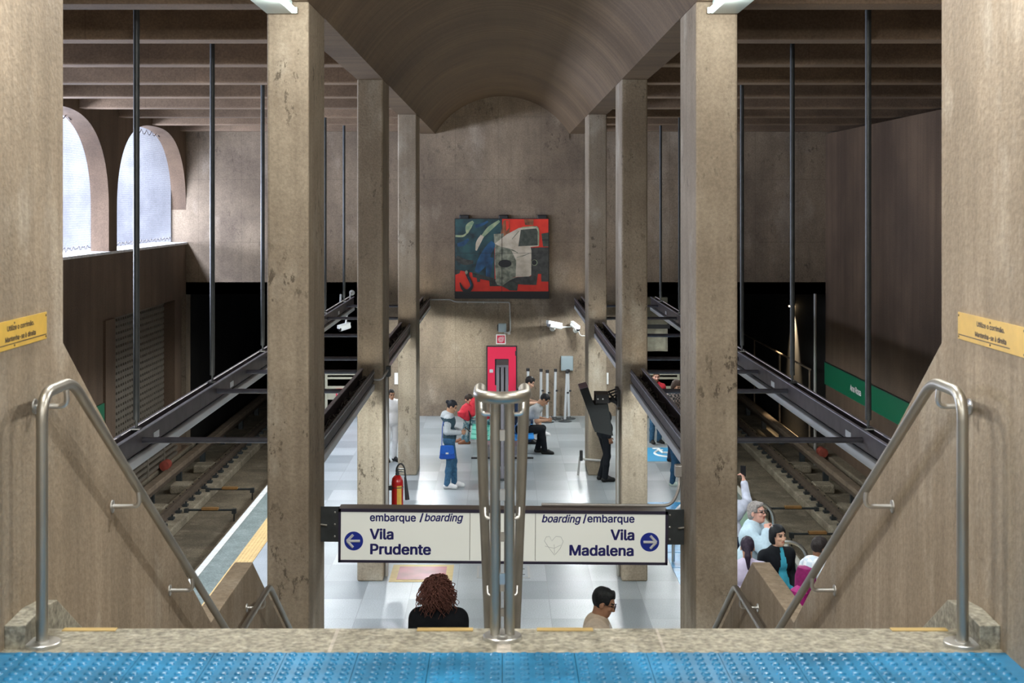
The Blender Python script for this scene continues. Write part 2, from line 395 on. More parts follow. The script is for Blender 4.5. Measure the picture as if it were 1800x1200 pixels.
# light well
wb = MB(); wb.box(-12.9, -12.5, 8, END, -1, W(2.7)); wb.box(-12.5, -8.6, 8, END, W(-1.3), W(-1.12)); wb.box(-12.5, -8.2, 8, 8.4, W(-1.2), W(2.7)); wb.box(-12.9, LX0, END-.06, END-.001, W(-1.2), W(2.7))
struct(wb.build('wall_light_well', M['well']))
sl = MB(); sl.box(-8.6, LX1+.04, 15, END-.01, SILL, SILL+.05); struct(sl.build('trim_window_sill', plain('pale_sill', (.62, .62, .64), .7, var=.2)))
# bird netting in the arches
def netting():
    m, nt, b = nodes('white_netting'); N = nt.nodes; L = nt.links
    geo = N.new('ShaderNodeNewGeometry'); wv = N.new('ShaderNodeTexWave'); wv.bands_direction = 'Z'; wv.inputs['Scale'].default_value = 7; wv.inputs['Distortion'].default_value = 2
    L.new(geo.outputs['Position'], wv.inputs['Vector'])
    tr = N.new('ShaderNodeBsdfTransparent'); tl = N.new('ShaderNodeBsdfTranslucent'); tl.inputs[0].default_value = (.85, .87, .9, 1)
    df = N.new('ShaderNodeBsdfDiffuse'); df.inputs[0].default_value = (.45, .46, .48, 1)
    a = N.new('ShaderNodeMixShader'); a.inputs[0].default_value = .5; L.new(tl.outputs[0], a.inputs[1]); L.new(df.outputs[0], a.inputs[2])
    r = N.new('ShaderNodeMapRange'); r.inputs[3].default_value = .08; r.inputs[4].default_value = .24; L.new(wv.outputs['Fac'], r.inputs[0])
    x = N.new('ShaderNodeMixShader'); L.new(r.outputs[0], x.inputs[0]); L.new(tr.outputs[0], x.inputs[1]); L.new(df.outputs[0], x.inputs[2])
    L.new(x.outputs[0], nt.nodes['Material Output'].inputs[0]); return m
M['net'] = netting()
M['net_cord'] = plain('net_cord', (.16, .15, .15), .8)
for k, (y0, y1) in enumerate(arches):
    nb = MB(); ys = np.linspace(y0+.02, y1-.02, 40)
    for i in range(39):
        zt = [min(arch_z(y, y0, y1), APEX-.12+.05*math.cos(y*14)) if 4 < j < 35 else arch_z(y, y0, y1) for j, y in ((i, ys[i]), (i+1, ys[i+1]))]
        nb.add([(LX0+.03, ys[i], SILL+.05), (LX0+.03, ys[i+1], SILL+.05), (LX0+.03, ys[i+1], zt[1]), (LX0+.03, ys[i], zt[0])], [(0, 1, 2, 3)])
    wo = struct(nb.build('window_%d' % (k+1), M['net'], fix=False), 'white bird netting across the arched opening')
    cb = MB(); pts = []
    for i in range(121):
        y = y0+.2+(y1-y0-.4)*i/120; pts.append((LX0+.05, y, SILL+.11+.06*abs(math.sin(i*.5))+.02*math.sin(i*1.7)))
    cb.tube(pts, .011, 5)
    pts = []
    for i in range(61):
        y = y0+1.3+(y1-y0-2.3)*i/60; pts.append((LX0+.05, y, APEX-.06-.10*abs(math.sin(i*PI/7))))
    cb.tube(pts, .010, 5); cb.build('net_cord', M['net_cord'], wo)
# hall behind the camera and the undersides, so no sky leaks in
hb = MB(); hb.box(-2.2, 2.2, -9.2, -9, 3.3, zs+1.4)
struct(hb.build('wall_rear', M['stairwall']))
mb = MB()
for sx in (-1, 1):
    a, b = sorted((sx*1.91, sx*9.6)); mb.box(a, b, 1.7, 2, -1.4, W(2.8))
mb.box(-1.91, 1.91, 4.2, 4.5, 0, 3.3); struct(mb.build('wall_under_landing', M['stairwall']))
# staircase
sb = MB(); pts = [(5.35, 3.3), (5.35, 3.65)]
pts = []; y, z = 5.35, 3.65
for i in range(12):
    pts += [(y, z)]; z -= 2.0/12; pts += [(y, z)]; y += .274
y = 10.2
for i in range(10):
    pts += [(y, z)]; z -= .165; pts += [(y, z)]; y += .27
pts = pts[:-1]+[(12.64, 0), (12.2, 0), (9.9, 1.35), (8.5, 1.35), (5.1, 3.4), (5.0, 3.6)]
sb.prism(pts, 0, -1.79, 1.79); struct(sb.build('staircase', M['granite_step']), 'stone stairs dropping from the landing to the platform')
# granite nosing along the top
gb = MB()
for a, b, mi in ((-1.79, -.625, 0), (-.625, -.612, 1), (-.612, -.02, 0), (-.02, .03, 1), (.03, .575, 0), (.575, .585, 1), (.585, 1.79, 0)): gb.box(a, b, 5.07, 5.36, 3.5, 3.65, mi)
struct(gb.build('trim_nosing', [M['granite_edge'], M['granite_light']]))
# stair side walls
prof = [(-9, 3.0), (-9, zs), (5.8, zs), (5.8, W(-.566)), (8.74, W(-2.57)), (10.2, W(-2.57)), (13.1, W(-2.57)-.62*2.9), (13.1, 0), (4.6, 0), (4.6, 3.0)]
for sx, sn in SIDES:
    a, b = sorted((sx*1.79, sx*1.92))
    o = MB().prism(prof, 0, a, b).build('wall_stair_'+('left' if sx < 0 else 'right'), M['stairwall'], bevel=.006)
    struct(o)
    # stone skirting end at the top of the stairs
    a, b = sorted((sx*1.79, sx*1.715))
    pr = [(5.11, 3.62), (5.11, 3.735), (5.30, 3.745), (5.48, 3.725), (5.86, 3.49), (5.86, 3.2), (5.3, 3.5)]
    struct(MB().prism(pr, 0, a, b).build('baseboard_'+('left' if sx < 0 else 'right'), M['granite_edge'], bevel=.004))
# blue tactile paving on the landing, with its domes
tb = MB()
for i in range(-7, 7):
    for j in range(5): tb.box(i*.256+.001, i*.256+.255, 5.066-(j+1)*.256, 5.065-j*.256, 3.63, 3.652)
for i in range(-34, 34):
    for j in range(24):
        x, y = (i+.5)*.0512, 5.066-(j+.5)*.0512
        vs = []; 
        for r, z in ((.0175, 3.6518), (.0125, 3.6585), (.006, 3.660)):
            vs += [(x+r*math.cos(t*PI/4), y+r*math.sin(t*PI/4), z) for t in range(8)]
        tb.add(vs, [(k, (k+1) % 8, 8+(k+1) % 8, 8+k) for k in range(8)]+[(8+k, 8+(k+1) % 8, 16+(k+1) % 8, 16+k) for k in range(8)]+[tuple(range(16, 24))])
struct(tb.build('floor_tactile_paving', M['blue_tactile'], smooth=True, fix=False), 'blue dotted rubber paving at the head of the stairs')
for x0, x1, lab in ((-1.65, -1.45, 'yellow stair-edge strip beside the handrail on the window side'), (-.32, -.11, 'yellow stair-edge strip just on the window side of the twin post'), (.13, .34, 'yellow stair-edge strip just on the blank-wall side of the twin post'), (1.46, 1.67, 'yellow stair-edge strip beside the handrail on the blank-wall side')):
    tag(MB().box(x0, x1, 5.325, 5.362, 3.64, 3.653).build('edge_strip', M['yellow'], org=((x0+x1)/2, 5.34, 3.65)), lab, 'marking strip', 'yellow strips on the stair edge')
# platform edges and tactile strips
for sx, sn in SIDES:
    a, b = sorted((sx*4.28, sx*4.38)); struct(MB().box(a, b, 2, END, -.12, .012).build('trim_platform_edge', M['white_edge']))
    a, b = sorted((sx*3.93, sx*4.28)); struct(MB().box(a, b, 2, END, -.1, .006).build('trim_edge_band', M['green_granite']))
    a, b = sorted((sx*3.66, sx*3.93)); tb = MB(); tb.box(a, b, 6, END-1, 0, .008)
    for i in range(5):
        x = a+.03+i*.052; tb.box(x-.012, x+.012, 6, END-1, .008, .012)
    struct(tb.build('trim_warning_strip', M['yellow_tactile']))

# ------------------------------------------------------------------ lamps on the edge beams
def fixture(sx, y0, y1, label):
    k = 0 if y0 > 5.8 else .245; pw = 15 if y0 > 9 else 130 if y0 > 6 else 72
    o = thing('fluorescent_lamp', label, 'ceiling lamp', (sx*(1.9-k), (y0+y1)/2, W(1.66)), 'fluorescent lamps under the vault edge')
    org = o.location
    a, b = sorted((sx*(1.79-k), sx*(2.01-k)))
    MB().box(a, b, y0, y1, W(1.62), W(1.73)).build('lamp_housing', M['lamp_house'], o, bevel=.006, org=org)
    t = MB(); t.tube([(sx*(1.765-k), y0+.03, W(1.645)), (sx*(1.765-k), y1-.03, W(1.645))], .017, 10); t.build('lamp_tube', M['tube'], o, smooth=True, org=org)
    for y in (y0+.02, y1-.02):
        a, b = sorted((sx*(1.745-k), sx*(1.80-k))); e = MB(); e.box(a, b, y-.012, y+.012, W(1.62), W(1.67)); e.build('tube_holder', M['lamp_house'], o, org=org)
    LAMPS.append(((sx*(1.66-k*.6), (y0+y1)/2-(.25 if k == 0 else 0), W(1.56)), y1-y0, pw, WARMISH, sx))
for sx, sn in SIDES:
    for y0, d in ((10.85, 'beside the first pillar on the %s side'), (7.4, 'over the stairs on the %s side'), (3.9, 'over the head of the stairs on the %s side'), (.4, 'over the landing on the %s side'), (-4, 'over the rear landing on the %s side')):
        fixture(sx, y0, y0+1.27, 'pale fluorescent lamp under the vault '+d % sn)

# lighting troughs hung over the platform
ROD = (14.15, 17.85, 21.6, 25.4, 29.2, 32.7)
CABLE = plain('black_cable', (.02, .02, .02), .5)
for sx, sn in SIDES:
    X = sx*3.64; y0, y1 = 9.5, 34.3; zt = W(-2.25)
    o = thing('lighting_trough', 'long dark steel lighting trough on black rods above the %s-side platform edge' % sn, 'lighting trough', (X, y0, zt)); org = o.location
    b = MB(); b.box(X-.06, X+.06, y0, y1, zt-.20, zt-.19); b.box(X-.06, X-.05, y0, y1, zt-.2, zt); b.box(X+.05, X+.06, y0, y1, zt-.2, zt)
    b.build('channel', M['trough'], o, org=org)
    b = MB(); b.box(X-.075, X-.045, y0, y1, zt, zt+.012); b.box(X+.045, X+.075, y0, y1, zt, zt+.012); b.build('channel_lip', M['trough_edge'], o, org=org)
    b = MB(); b.box(X-.08, X+.08, y0, y1, zt-.32, zt-.235); b.build('lamp_housing', M['lamp_white'], o, org=org, bevel=.01)
    b = MB(); b.box(X-.06, X+.06, y0, y1, zt-.328, zt-.321); b.build('lamp_diffuser', M['diffuser'], o, org=org)
    for k in range(6):
        yy = y0+1+k*4.1; b = MB(); b.box(X-sx*.062-.004, X-sx*.062+.004, yy, yy+.22, zt-.17, zt-.10); b.build('connector_plate', M['lamp_white'], o, org=org)
        LAMPS.append(((X, y0+2.1+k*4.15, zt-.36), 4, 32, COOL, 0))
    for y in ROD:
        b = MB(); b.tube([(X, y, zt+.1), (X, y, W(2.7))], .031, 10); r = b.build('hanger_rod', M['dark_iron'], o, smooth=True, org=org)
        b = MB(); b.tube([(X, y, zt-.02), (X, y, zt+.13)], .014, 8); b.box(X-.05, X+.05, y-.05, y+.05, zt+.0, zt+.02); b.build('rod_clamp', M['dark_iron'], r, org=org)
    for y in ROD+(19.9,):
        if any(abs(y-p-.5) < .1 for p in (12.2,)): continue
        b = MB(); b.tube([(X-sx*.06, y, zt-.1), (sx*1.98, y, zt-.1)], .03, 8); b.build('cross_bar', M['bar_paint'], o, smooth=True, org=org)
    for i, (ya, yb) in enumerate(((13.28, 19.78), (20.86, 27.5), (28.58, 35.1))):
        X2 = sx*1.87; zt2 = W(-2.3); wd = .085
        o2 = thing('lighting_trough', 'open cable-filled lighting trough %s, %s side' % (('between the first and second pillars', 'between the second and third pillars', 'between the third pillar and end wall')[i], sn), 'lighting trough', (X2, ya, zt2), 'cable troughs between the pillars'); org = o2.location
        b = MB(); b.box(X2-wd, X2+wd, ya, yb, zt2-.17, zt2-.16); b.box(X2-wd, X2-wd+.008, ya, yb, zt2-.17, zt2); b.box(X2+wd-.008, X2+wd, ya, yb, zt2-.17, zt2)
        b.build('channel', M['trough'], o2, org=org)
        b = MB(); b.box(X2+sx*wd-.022, X2+sx*wd+.022, ya, yb, zt2, zt2+.012); b.box(X2-sx*wd-.01, X2-sx*wd+.01, ya, yb, zt2-.05, zt2-.038); b.build('channel_lip', M['trough_edge'], o2, org=org)
        b = MB(); b.box(X2-wd-.01, X2+.06, ya, yb, zt2-.29, zt2-.205) if sx > 0 else b.box(X2-.06, X2+wd+.01, ya, yb, zt2-.29, zt2-.205)
        b.build('lamp_housing', M['lamp_white'], o2, org=org, bevel=.01)
        b = MB(); b.box(X2-.05, X2+.05, ya, yb, zt2-.297, zt2-.291); b.build('lamp_diffuser', M['diffuser'], o2, org=org)
        for c in range(4):
            pts = []; rr = random.Random(c*7+i)
            for q in range(40):
                y = ya+.05+(yb-ya-.1)*q/39; pts.append((X2+rr.uniform(-.055, .055), y, zt2-.10+rr.uniform(-.03, .05)))
            b = MB(); b.tube(pts, .009, 5); b.build('cable', CABLE, o2, org=org)
        LAMPS.append(((X2, (ya+yb)/2, zt2-.32), yb-ya-.3, 205 if i == 2 else 132, COOL, 0))
for loc, ln, pw, col, sx in LAMPS:
    n = max(1, round(ln/2.2))
    for q in range(n):
        l = bpy.data.lights.new('lamp_light', 'POINT' if sx else 'SPOT')
        if not sx: l.spot_size = math.radians(172); l.spot_blend = .15
        l.energy = pw/n*(.6 if loc[1] > 26 and sx else 1); l.color = col; l.shadow_soft_size = .07
        lo = bpy.data.objects.new('lamp_light', l); C.objects.link(lo); lo.location = (loc[0], loc[1]+ln*((q+.5)/n-.5), loc[2])
    if not sx:      # added upward fill over each trough, brightens the vault and bays
        area('added_uplight', (loc[0], loc[1], loc[2]+.37), (PI, 0, 0), .12, ln, pw*(.075 if abs(loc[0]) < 3 else .24 if loc[0] < 0 else .10), WARM)

# ------------------------------------------------------------------ handrails
def flange(b, x, y, z, r=.068):
    b.lathe([(r, 0), (r, .011), (r-.003, .014), (.026, .0145), (.0255, .018), (.02, .018)], (x, y, z), 32)
for sx, sn in SIDES:
    X = sx*1.67
    o = thing('handrail', 'brushed steel handrail down the stair wall on the %s side' % sn, 'handrail', (X, 5.16, 3.65)); org = o.location
    path = bend([(X, 5.16, 3.66), (X, 5.16, W(-.69)), (X, 5.52, W(-.69)), (X, 8.87, W(-2.74)), (X, 10.2, W(-2.74)), (X, 12.75, W(-4.3)), (X, 13.0, W(-4.3))], .10, 7)
    b = MB(); b.tube(path, .0212, 16); b.build('rail', M['steel'], o, smooth=True, org=org)
    b = MB(); flange(b, X, 5.16, 3.65); b.build('base_flange', M['steel_bright'], o, smooth=True, org=org)
    for y in (5.44, 6.52, 7.65, 8.75, 9.95, 11.2, 12.4):
        if y < 5.52: z = W(-.69)
        elif y < 8.87: z = W(-.69)-(y-5.52)*2.05/3.35
        elif y < 10.2: z = W(-2.74)
        else: z = W(-2.74)-(y-10.2)*.612
        xw = sx*1.79
        b = MB(); b.tube(bend([(xw, y, z-.085), (X-sx*.008, y, z-.085), (X, y, z-.01)], .045, 6), .0105, 10); k = b.build('rail_bracket', M['steel_bright'], o, smooth=True, org=org)
        b = MB(); b.lathe([(.03, 0), (.03, -sx*.006), (.012, -sx*.01)], (xw, y, z-.085), 16, axis=0); b.build('wall_rosette', M['steel_bright'], k, smooth=True, org=org)
o = thing('handrail', 'double steel handrail with looped end on twin posts mid-stairs', 'handrail', (0, 5.24, 3.65)); org = o.location
zr = W(-.69); xr = .083
left = [(-xr, 8.9, zr-(8.9-5.36)*.612), (-xr, 5.36, zr)]
loop = [(-xr*math.cos(t), 5.18-.10*math.sin(t), zr-.003) for t in np.linspace(0, PI, 15)]
path = [Vector(left[0])]+[Vector(p) for p in bend([left[0], left[1], (-xr, 5.18, zr)], .12, 6)[1:-1]]+[Vector(p) for p in loop]+[Vector((-p[0], p[1], p[2])) for p in reversed(bend([left[0], left[1], (-xr, 5.18, zr)], .12, 6)[1:-1])]+[Vector((xr, *left[0][1:]))]
b = MB(); b.tube(path, .0225, 16); b.build('rail', M['steel'], o, smooth=True, org=org)
def stair_z(y): return 3.65 if y < 5.35 else 3.65-(int((y-5.35)/.274)+1)*2/12
for y in (5.24, 6.42, 7.45, 8.45):
    zb = stair_z(y); zt = (zr-.03 if y < 5.36 else zr-(y-5.36)*.612-.03)
    b = MB(); flange(b, 0, y, zb, .071); b.build('base_flange', M['steel_bright'], o, smooth=True, org=org)
    for s in (-1, 1):
        x = s*.0265
        b = MB(); b.lathe([(.019, 0), (.019, zt-zb-.004), (.015, zt-zb)], (x, y, zb+.01), 16); p = b.build('post', M['steel'], o, smooth=True, org=org)
        for dz in ((-.05,) if y > 5.3 else (-.055,)):
            b = MB(); b.tube(bend([(s*.038, y, zt+dz), (s*(xr-.006), y, zt+dz), (s*(xr-.002), y+.03, zt+.03)], .035, 5), .0075, 8); b.build('rail_bracket', M['steel_bright'], p, smooth=True, org=org)
    for f in (.25, .6, .85):
        b = MB(); b.box(-.012, .012, y-.008, y+.008, zb+(zt-zb)*f-.02, zb+(zt-zb)*f+.02); b.build('spacer_joint', M['steel_bright'], o, org=org)

# ------------------------------------------------------------------ hanging direction sign
YS = 13.0; k = YS/2500
def sp(px, py): return ((px-883)*k, H-(py-358)*k)
o = thing('direction_sign', 'long cream direction sign hung between the first two pillars', 'sign', (0, YS, W(-3.03))); o.rotation_euler = (0, .0085, 0); org = o.location
xa, xb = -1.497, 1.510; zt, zb = W(-2.795), W(-3.285)
b = MB(); b.box(xa, xb, YS, YS+.18, zb, zt); b.build('sign_box', M['sign_top'], o, org=org)
b = MB(); f = .028
b.box(xa, xb, YS-.02, YS, zt-f, zt); b.box(xa, xb, YS-.02, YS, zb, zb+f*.8); b.box(xa, xa+.022, YS-.02, YS, zb, zt); b.box(xb-.022, xb, YS-.02, YS, zb, zt); b.build('sign_frame', M['sign_frame'], o, org=org)
b = MB(); b.box(xa+.02, xb-.02, YS-.008, YS+.002, zb+.02, zt-.02); b.build('sign_face', M['sign_cream'], o, org=org)
b = MB(); thin = M['grey_pipe']
for px in (826, 941): 
    x = (px-883)*k; b.box(x-.003, x+.003, YS-.0095, YS-.008, zb+.03, zt-.03)
b.build('panel_seam', thin, o, org=org)
def L_(px, py, y=YS-.0095): return Matrix.Translation(Vector(((px-883)*k, y, H-(py-358)*k))-org) @ FACE_CAM
sr = .0085
def up(px): return -(px-883)*k*sr/k    # undo the tilt when placing from pixels
def put(px, py): return L_(px, py-(px-883)*sr)
for s_, p0, p1, py, it in (('embarque', 650, 731, 915, 0), ('/', 737, 744.5, 915, 0), ('boarding', 746, 814, 915, .25), ('boarding', 952, 1021, 917, .25), ('/', 1024, 1031, 917, 0), ('embarque', 1032, 1115, 917, 0)):
    text('lettering', s_, .132, M['navy_ink'], o, put(p0, py), shear=it, bold=.003, fit=(p1-p0)*k)
for s_, p0, p1, py in (('Vila', 650, 692, 946.5), ('Prudente', 651, 758, 973), ('Vila', 1073, 1115, 948), ('Madalena', 1001, 1114, 975)):
    text('lettering', s_, .178, M['navy_ink'], o, put(p0, py), bold=.0052, fit=(p1-p0)*k)
for px, py, d in ((622, 950, -1), (1142, 952, 1)):
    mt = put(px, py); c = mt.translation
    b = MB(); b.lathe([(.086, 0), (.086, .002)], (c[0], c[1]-.002, c[2]), 36, axis=1); dd = b.build('arrow_disc', M['blue_disc'], o)
    b = MB(); y = c[1]-.0045
    for A, B in (((-.058, 0), (.06, 0)), ((.005, .058), (.06, 0)), ((.005, -.058), (.06, 0))):
        b.tube([(c[0]+d*A[0], y+.002, c[2]+A[1]), (c[0]+d*B[0], y+.002, c[2]+B[1])], .0125, 8)
    b.build('arrow', plain('pale_arrow', (.72, .75, .78), .5), dd)
# scratched heart and small diamond drawn on the face
heart = [(975, 975), (965, 962), (957, 950), (960, 943), (966, 942), (970, 950), (977, 942), (986, 943), (990, 951), (985, 963), (976, 974)]
def line(pts, r, nm, mt_):
    b = MB(); P = [put(*p).translation for p in pts]; b.tube([(p[0], p[1], p[2]) for p in P], r, 5); b.build(nm, mt_, o)
GR = plain('pencil_grey', (.36, .37, .38), .7)
line(heart, .0016, 'scratched_heart', GR); line([(958, 959), (974, 963), (986, 957)], .0013, 'scratched_heart', GR); line([(974, 956), (975, 973)], .0013, 'scratched_heart', GR)
line([(859, 905), (864, 910), (859, 916), (854, 910), (859, 905)], .002, 'diamond_mark', GR)
for sx in (-1, 1):
    a, b_ = sorted((sx*1.66, sx*1.49)); b = MB(); b.box(a, b_, YS-.006, YS+.01, W(-3.10), W(-2.78)); p = b.build('mount_plate', M['dark_iron'], o, org=org)
    for dz in (-2.83, -2.94, -3.05):
        b = MB(); b.lathe([(.009, 0), (.009, -.006), (.004, -.009)], (sx*1.53, YS-.006, W(dz)), 10, axis=1); b.build('bolt', M['steel_bright'], p, org=org)
    b = MB(); b.tube([(sx*1.66, YS-.02, W(-2.94)), (sx*1.60, YS-.03, W(-2.945))], .01, 8); b.build('anchor_bolt', M['steel'], p, org=org)
o = thing('conduit_pipe', 'grey conduit lying along the hanging sign and bending up the pillar', 'pipe', (.9, YS+.1, W(-2.79))); org = o.location
b = MB(); b.tube(bend([(.36, YS+.1, W(-2.768)), (1.56, YS+.1, W(-2.78)), (1.635, YS+.12, W(-2.62)), (1.64, YS+.2, W(-2.47))], .08, 6), .014, 10); b.build('pipe', M['grey_pipe'], o, smooth=True, org=org)
b = MB(); b.box(1.60, 1.67, YS+.15, YS+.25, W(-2.53), W(-2.42)); b.build('junction_box', M['grey_pipe'], o, org=org, bevel=.01)

# ------------------------------------------------------------------ yellow wall plates
for sx, sn in SIDES:
    o = thing('wall_plate', 'yellow stairway notice plate screwed to the wall on the %s side' % sn, 'notice plate', (sx*1.788, 5.2, W(-.475))); org = o.location
    y0, y1, zb, zt = 4.84, 5.57, W(-.527), W(-.423)
    a, b_ = sorted((sx*1.788, sx*1.784)); b = MB(); b.box(a, b_, y0, y1, zb, zt); b.build('plate', M['yellow_sign'], o, org=org)
    # text runs left to right for a reader facing the wall
    if sx < 0: rot = Matrix(((0, 0, 1, 0), (1, 0, 0, 0), (0, 1, 0, 0), (0, 0, 0, 1)))
    else: rot = Matrix(((0, 0, -1, 0), (-1, 0, 0, 0), (0, 1, 0, 0), (0, 0, 0, 1)))
    for s_, dz, wd in (('Utilize o corrimão.', .015, .295), ('Mantenha-se à direita', -.024, .335)):
        text('lettering', s_, .0345, M['ink'], o, Matrix.Translation((-sx*.0045, .07 if sx < 0 else 0, dz)) @ rot, align='CENTER', bold=.0011, fit=wd)
    x = sx*1.7835; a, b_ = sorted((x, x+sx*.001)); b = MB(); b.box(a, b_, 5.0, y1-.005, zb+.016, zb+.0195); b.build('ruled_line', M['ink'], o, org=org)
    for y in (y0+.02, 5.2, y1-.012):
        for z in (zb+.01, zt-.012):
            b = MB(); b.lathe([(.004, 0), (.004, -sx*.002)], (sx*1.784, y, z), 8, axis=0); b.build('screw', M['ink'], o, org=org)

# ------------------------------------------------------------------ station name boards
o = thing('station_name_board', 'long green station name board on the plain side wall', 'sign', (7.99, 27, W(-4.16))); org = o.location
MB().box(7.95, 7.998, 20, 35.1, W(-4.44), W(-3.9)).build('board', M['green_sign'], o, org=org)
rot = Matrix(((0, 0, -1, 0), (-1, 0, 0, 0), (0, 1, 0, 0), (0, 0, 0, 1)))
text('lettering', 'Ana Rosa', .27, M['white'], o, Matrix.Translation((-.046, 5.0, -.10)) @ rot, align='CENTER', bold=.008, fit=.98)
b = MB(); b.box(7.94, 7.95, 20, 35.1, W(-3.905), W(-3.885)); b.build('top_trim', M['black'], o, org=org)
o = thing('station_name_board', 'green station name board below the arched windows', 'sign', (-7.8, 24, W(-4.16))); org = o.location
MB().box(-7.828, -7.79, 18, 27.85, W(-4.44), W(-3.9)).build('board', M['green_sign'], o, org=org)
# louvres in the recess under the windows
DARK = plain('louvre_slot', (.012, .012, .012), .9)
o = thing('louvre_screen', 'perforated brown ventilation screen under the arched windows', 'ventilation screen', (-8.1, 31.3, -.7)); org = o.location
for y0, y1 in ((28.62, 29.6), (29.62, 31.6), (31.62, 33.98)):
    b = MB(); b.box(-8.16, -8.14, y0, y1, -.7, W(-2.31), 1); z = -.66
    while z < W(-2.36):
        b.box(-8.14, -8.08, y0+.01, y1-.01, z, z+.085, 0)
        nn = int((y1-y0)/.18)
        for j in range(nn): b.box(-8.139, -8.085, y0+.06+j*.18, y0+.13+j*.18, z+.085, z+.14, 0)
        z += .14
    b.build('louvre_panel', [M['louvre'], DARK], o, org=org)
o = thing('ventilation_grille', 'low slatted grille at the foot of the window-side track wall', 'grille', (-7.75, 30, -.72)); org = o.location
b = MB(); 
for j in range(5): b.box(-7.79, -7.74, 22, 33.9, -.70+j*.13, -.70+j*.13+.07)
for y in np.arange(22, 34, 1.5): b.box(-7.80, -7.73, y, y+.12, -.72, -.04)
b.build('slat_frame', M['louvre'], o, org=org)

# ------------------------------------------------------------------ tracks
def rail_prof(x): return [(x-.07, -1.02), (x+.07, -1.02), (x+.07, -1.0), (x+.012, -.98), (x+.012, -.90), (x+.036, -.885), (x+.036, -.85), (x-.036, -.85), (x-.036, -.885), (x-.012, -.90), (x-.012, -.98), (x-.07, -1.0)]
for sx, sn in SIDES:
    for xx, nm in ((6.69, 'outer'), (5.05, 'inner')):
        X = sx*xx
        o = thing('running_rail', ('worn steel running rail by the track wall on the %s side' if nm == 'outer' else 'worn steel running rail under the platform edge on the %s side') % sn, 'rail', (X, 8, -1.02)); org = o.location
        MB().prism(rail_prof(X), 1, 8, 60).build('rail_bar', M['rail_steel'], o, org=org)
        if nm == 'outer':
            c0 = None
            for q in range(40):
                y = 20.2+q*.62
                if c0 is None:
                    b = MB(); b.box(-.17, .17, -.08, .08, 0, .03); b.box(-.17, -.075, -.06, .06, .02, .05); b.box(.075, .17, -.06, .06, .02, .05); b.tube([(-.13, 0, .02), (-.13, 0, .10)], .018, 6); b.tube([(.13, 0, .02), (.13, 0, .10)], .018, 6)
                    c0 = b.build('rail_clip', M['dark_iron'], o); cc = c0
                else: cc = c0.copy(); C.objects.link(cc); cc.parent = o
                cc.location = (0, y-8, 0)
    X = sx*7.5
    o = thing('conductor_rail', 'rusty covered conductor rail along the %s-side track wall' % sn, 'conductor rail', (X, 8, -1.2)); org = o.location
    MB().box(X-.10, X+.10, 8, 60, -.86, -.74).build('rail_cover', M['rust'], o, org=org, bevel=.02)
    MB().box(X-.035, X+.035, 8, 60, -.98, -.86).build('rail_bar', M['rail_steel'], o, org=org)
    for q in range(12):
        y = 20+q*2.6; b = MB(); b.box(X-.06, X+.06, y-.06, y+.06, -1.2, -.97); b.build('insulator', M['dark_iron'], o, org=org)
    for q, y in enumerate((28.9, 31.0) if sx < 0 else (26.8, 29.05)):
        x0, x1 = sx*6.42, sx*5.45
        o = thing('tie_bar', 'dark track tie bar with orange block, %s from the stairs, %s side' % (('first', 'second')[q], sn), 'tie bar', ((x0+x1)/2, y, -1.0), 'track tie bars'); org = o.location
        b = MB(); b.tube([(x0, y, -.97), (x1, y, -.97)], .022, 8); b.build('bar', M['dark_iron'], o, org=org)
        b = MB(); b.box((x0+x1)/2-.17, (x0+x1)/2+.17, y-.07, y+.05, -.965, -.915); b.build('insulating_block', M['orange'], o, org=org, bevel=.01)
        for x in (x0, x1):
            b = MB(); b.box(x-.04, x+.04, y-.05, y+.05, -1.04, -.945); b.box(x-.012, x+.012, y-.012, y+.012, -1.2, -1.03); b.build('end_clamp', M['dark_iron'], o, org=org)
    for q in range(6):
        y = 22+q*2.4; b = MB(); a, c = sorted((sx*7.1, sx*7.35)); b.box(sorted((sx*6.95, sx*7.4))[0], sorted((sx*6.95, sx*7.4))[1], y, y+.5, -1.2, -1.0)
        o = b.build('concrete_block', M['plinth'], org=(sx*7.17, y, -1.2), bevel=.04); tag(o, 'pale concrete block beside the %s conductor rail, number %s from the stairs' % (sn, ('one', 'two', 'three', 'four', 'five', 'six')[q]), 'block', 'concrete blocks beside the rails')
for sx, y, lab in ((-1, 32.2, 'red lamp drum beside the window-side conductor rail'), (1, 33.9, 'red lamp drum beside the blank-wall-side conductor rail')):
    b = MB(); b.lathe([(.02, -.17), (.11, -.16), (.11, .14), (.08, .17), (.02, .18)], (sx*7.62, y, -.66), 18, axis=1); b.box(sx*7.62-.03, sx*7.62+.03, y-.05, y+.05, -.8, -.7)
    tag(b.build('signal_drum', plain('dull_red', (.30, .06, .04), .5, var=.3), org=(sx*7.62, y, -.8), smooth=True), lab, 'signal lamp')

# tunnel lamp, handrail and pipe on the blank-wall side
o = thing('tunnel_lamp', 'small warm wall lamp glowing inside the tunnel mouth', 'wall lamp', (8.15, 40, W(-2.75))); org = o.location
b = MB(); b.box(8.06, 8.2, 39.9, 40.1, W(-2.86), W(-2.7)); b.build('lamp_housing', M['black'], o, org=org)
b = MB(); b.box(8.07, 8.19, 39.92, 40.08, W(-2.90), W(-2.86)); b.build('lamp_bulb', plain('warm_bulb', (1, .8, .5), .5, emit=(1, .72, .4), es=10), o, org=org)
l = bpy.data.lights.new('tunnel_lamp_light', 'SPOT'); l.energy = 900; l.color = (1, .78, .5); l.spot_size = math.radians(70); l.spot_blend = .8; l.shadow_soft_size = .06
lo = bpy.data.objects.new('tunnel_lamp_light', l); C.objects.link(lo); lo.location = (7.85, 40, W(-2.9)); lo.rotation_euler = (0, -math.radians(24), 0)
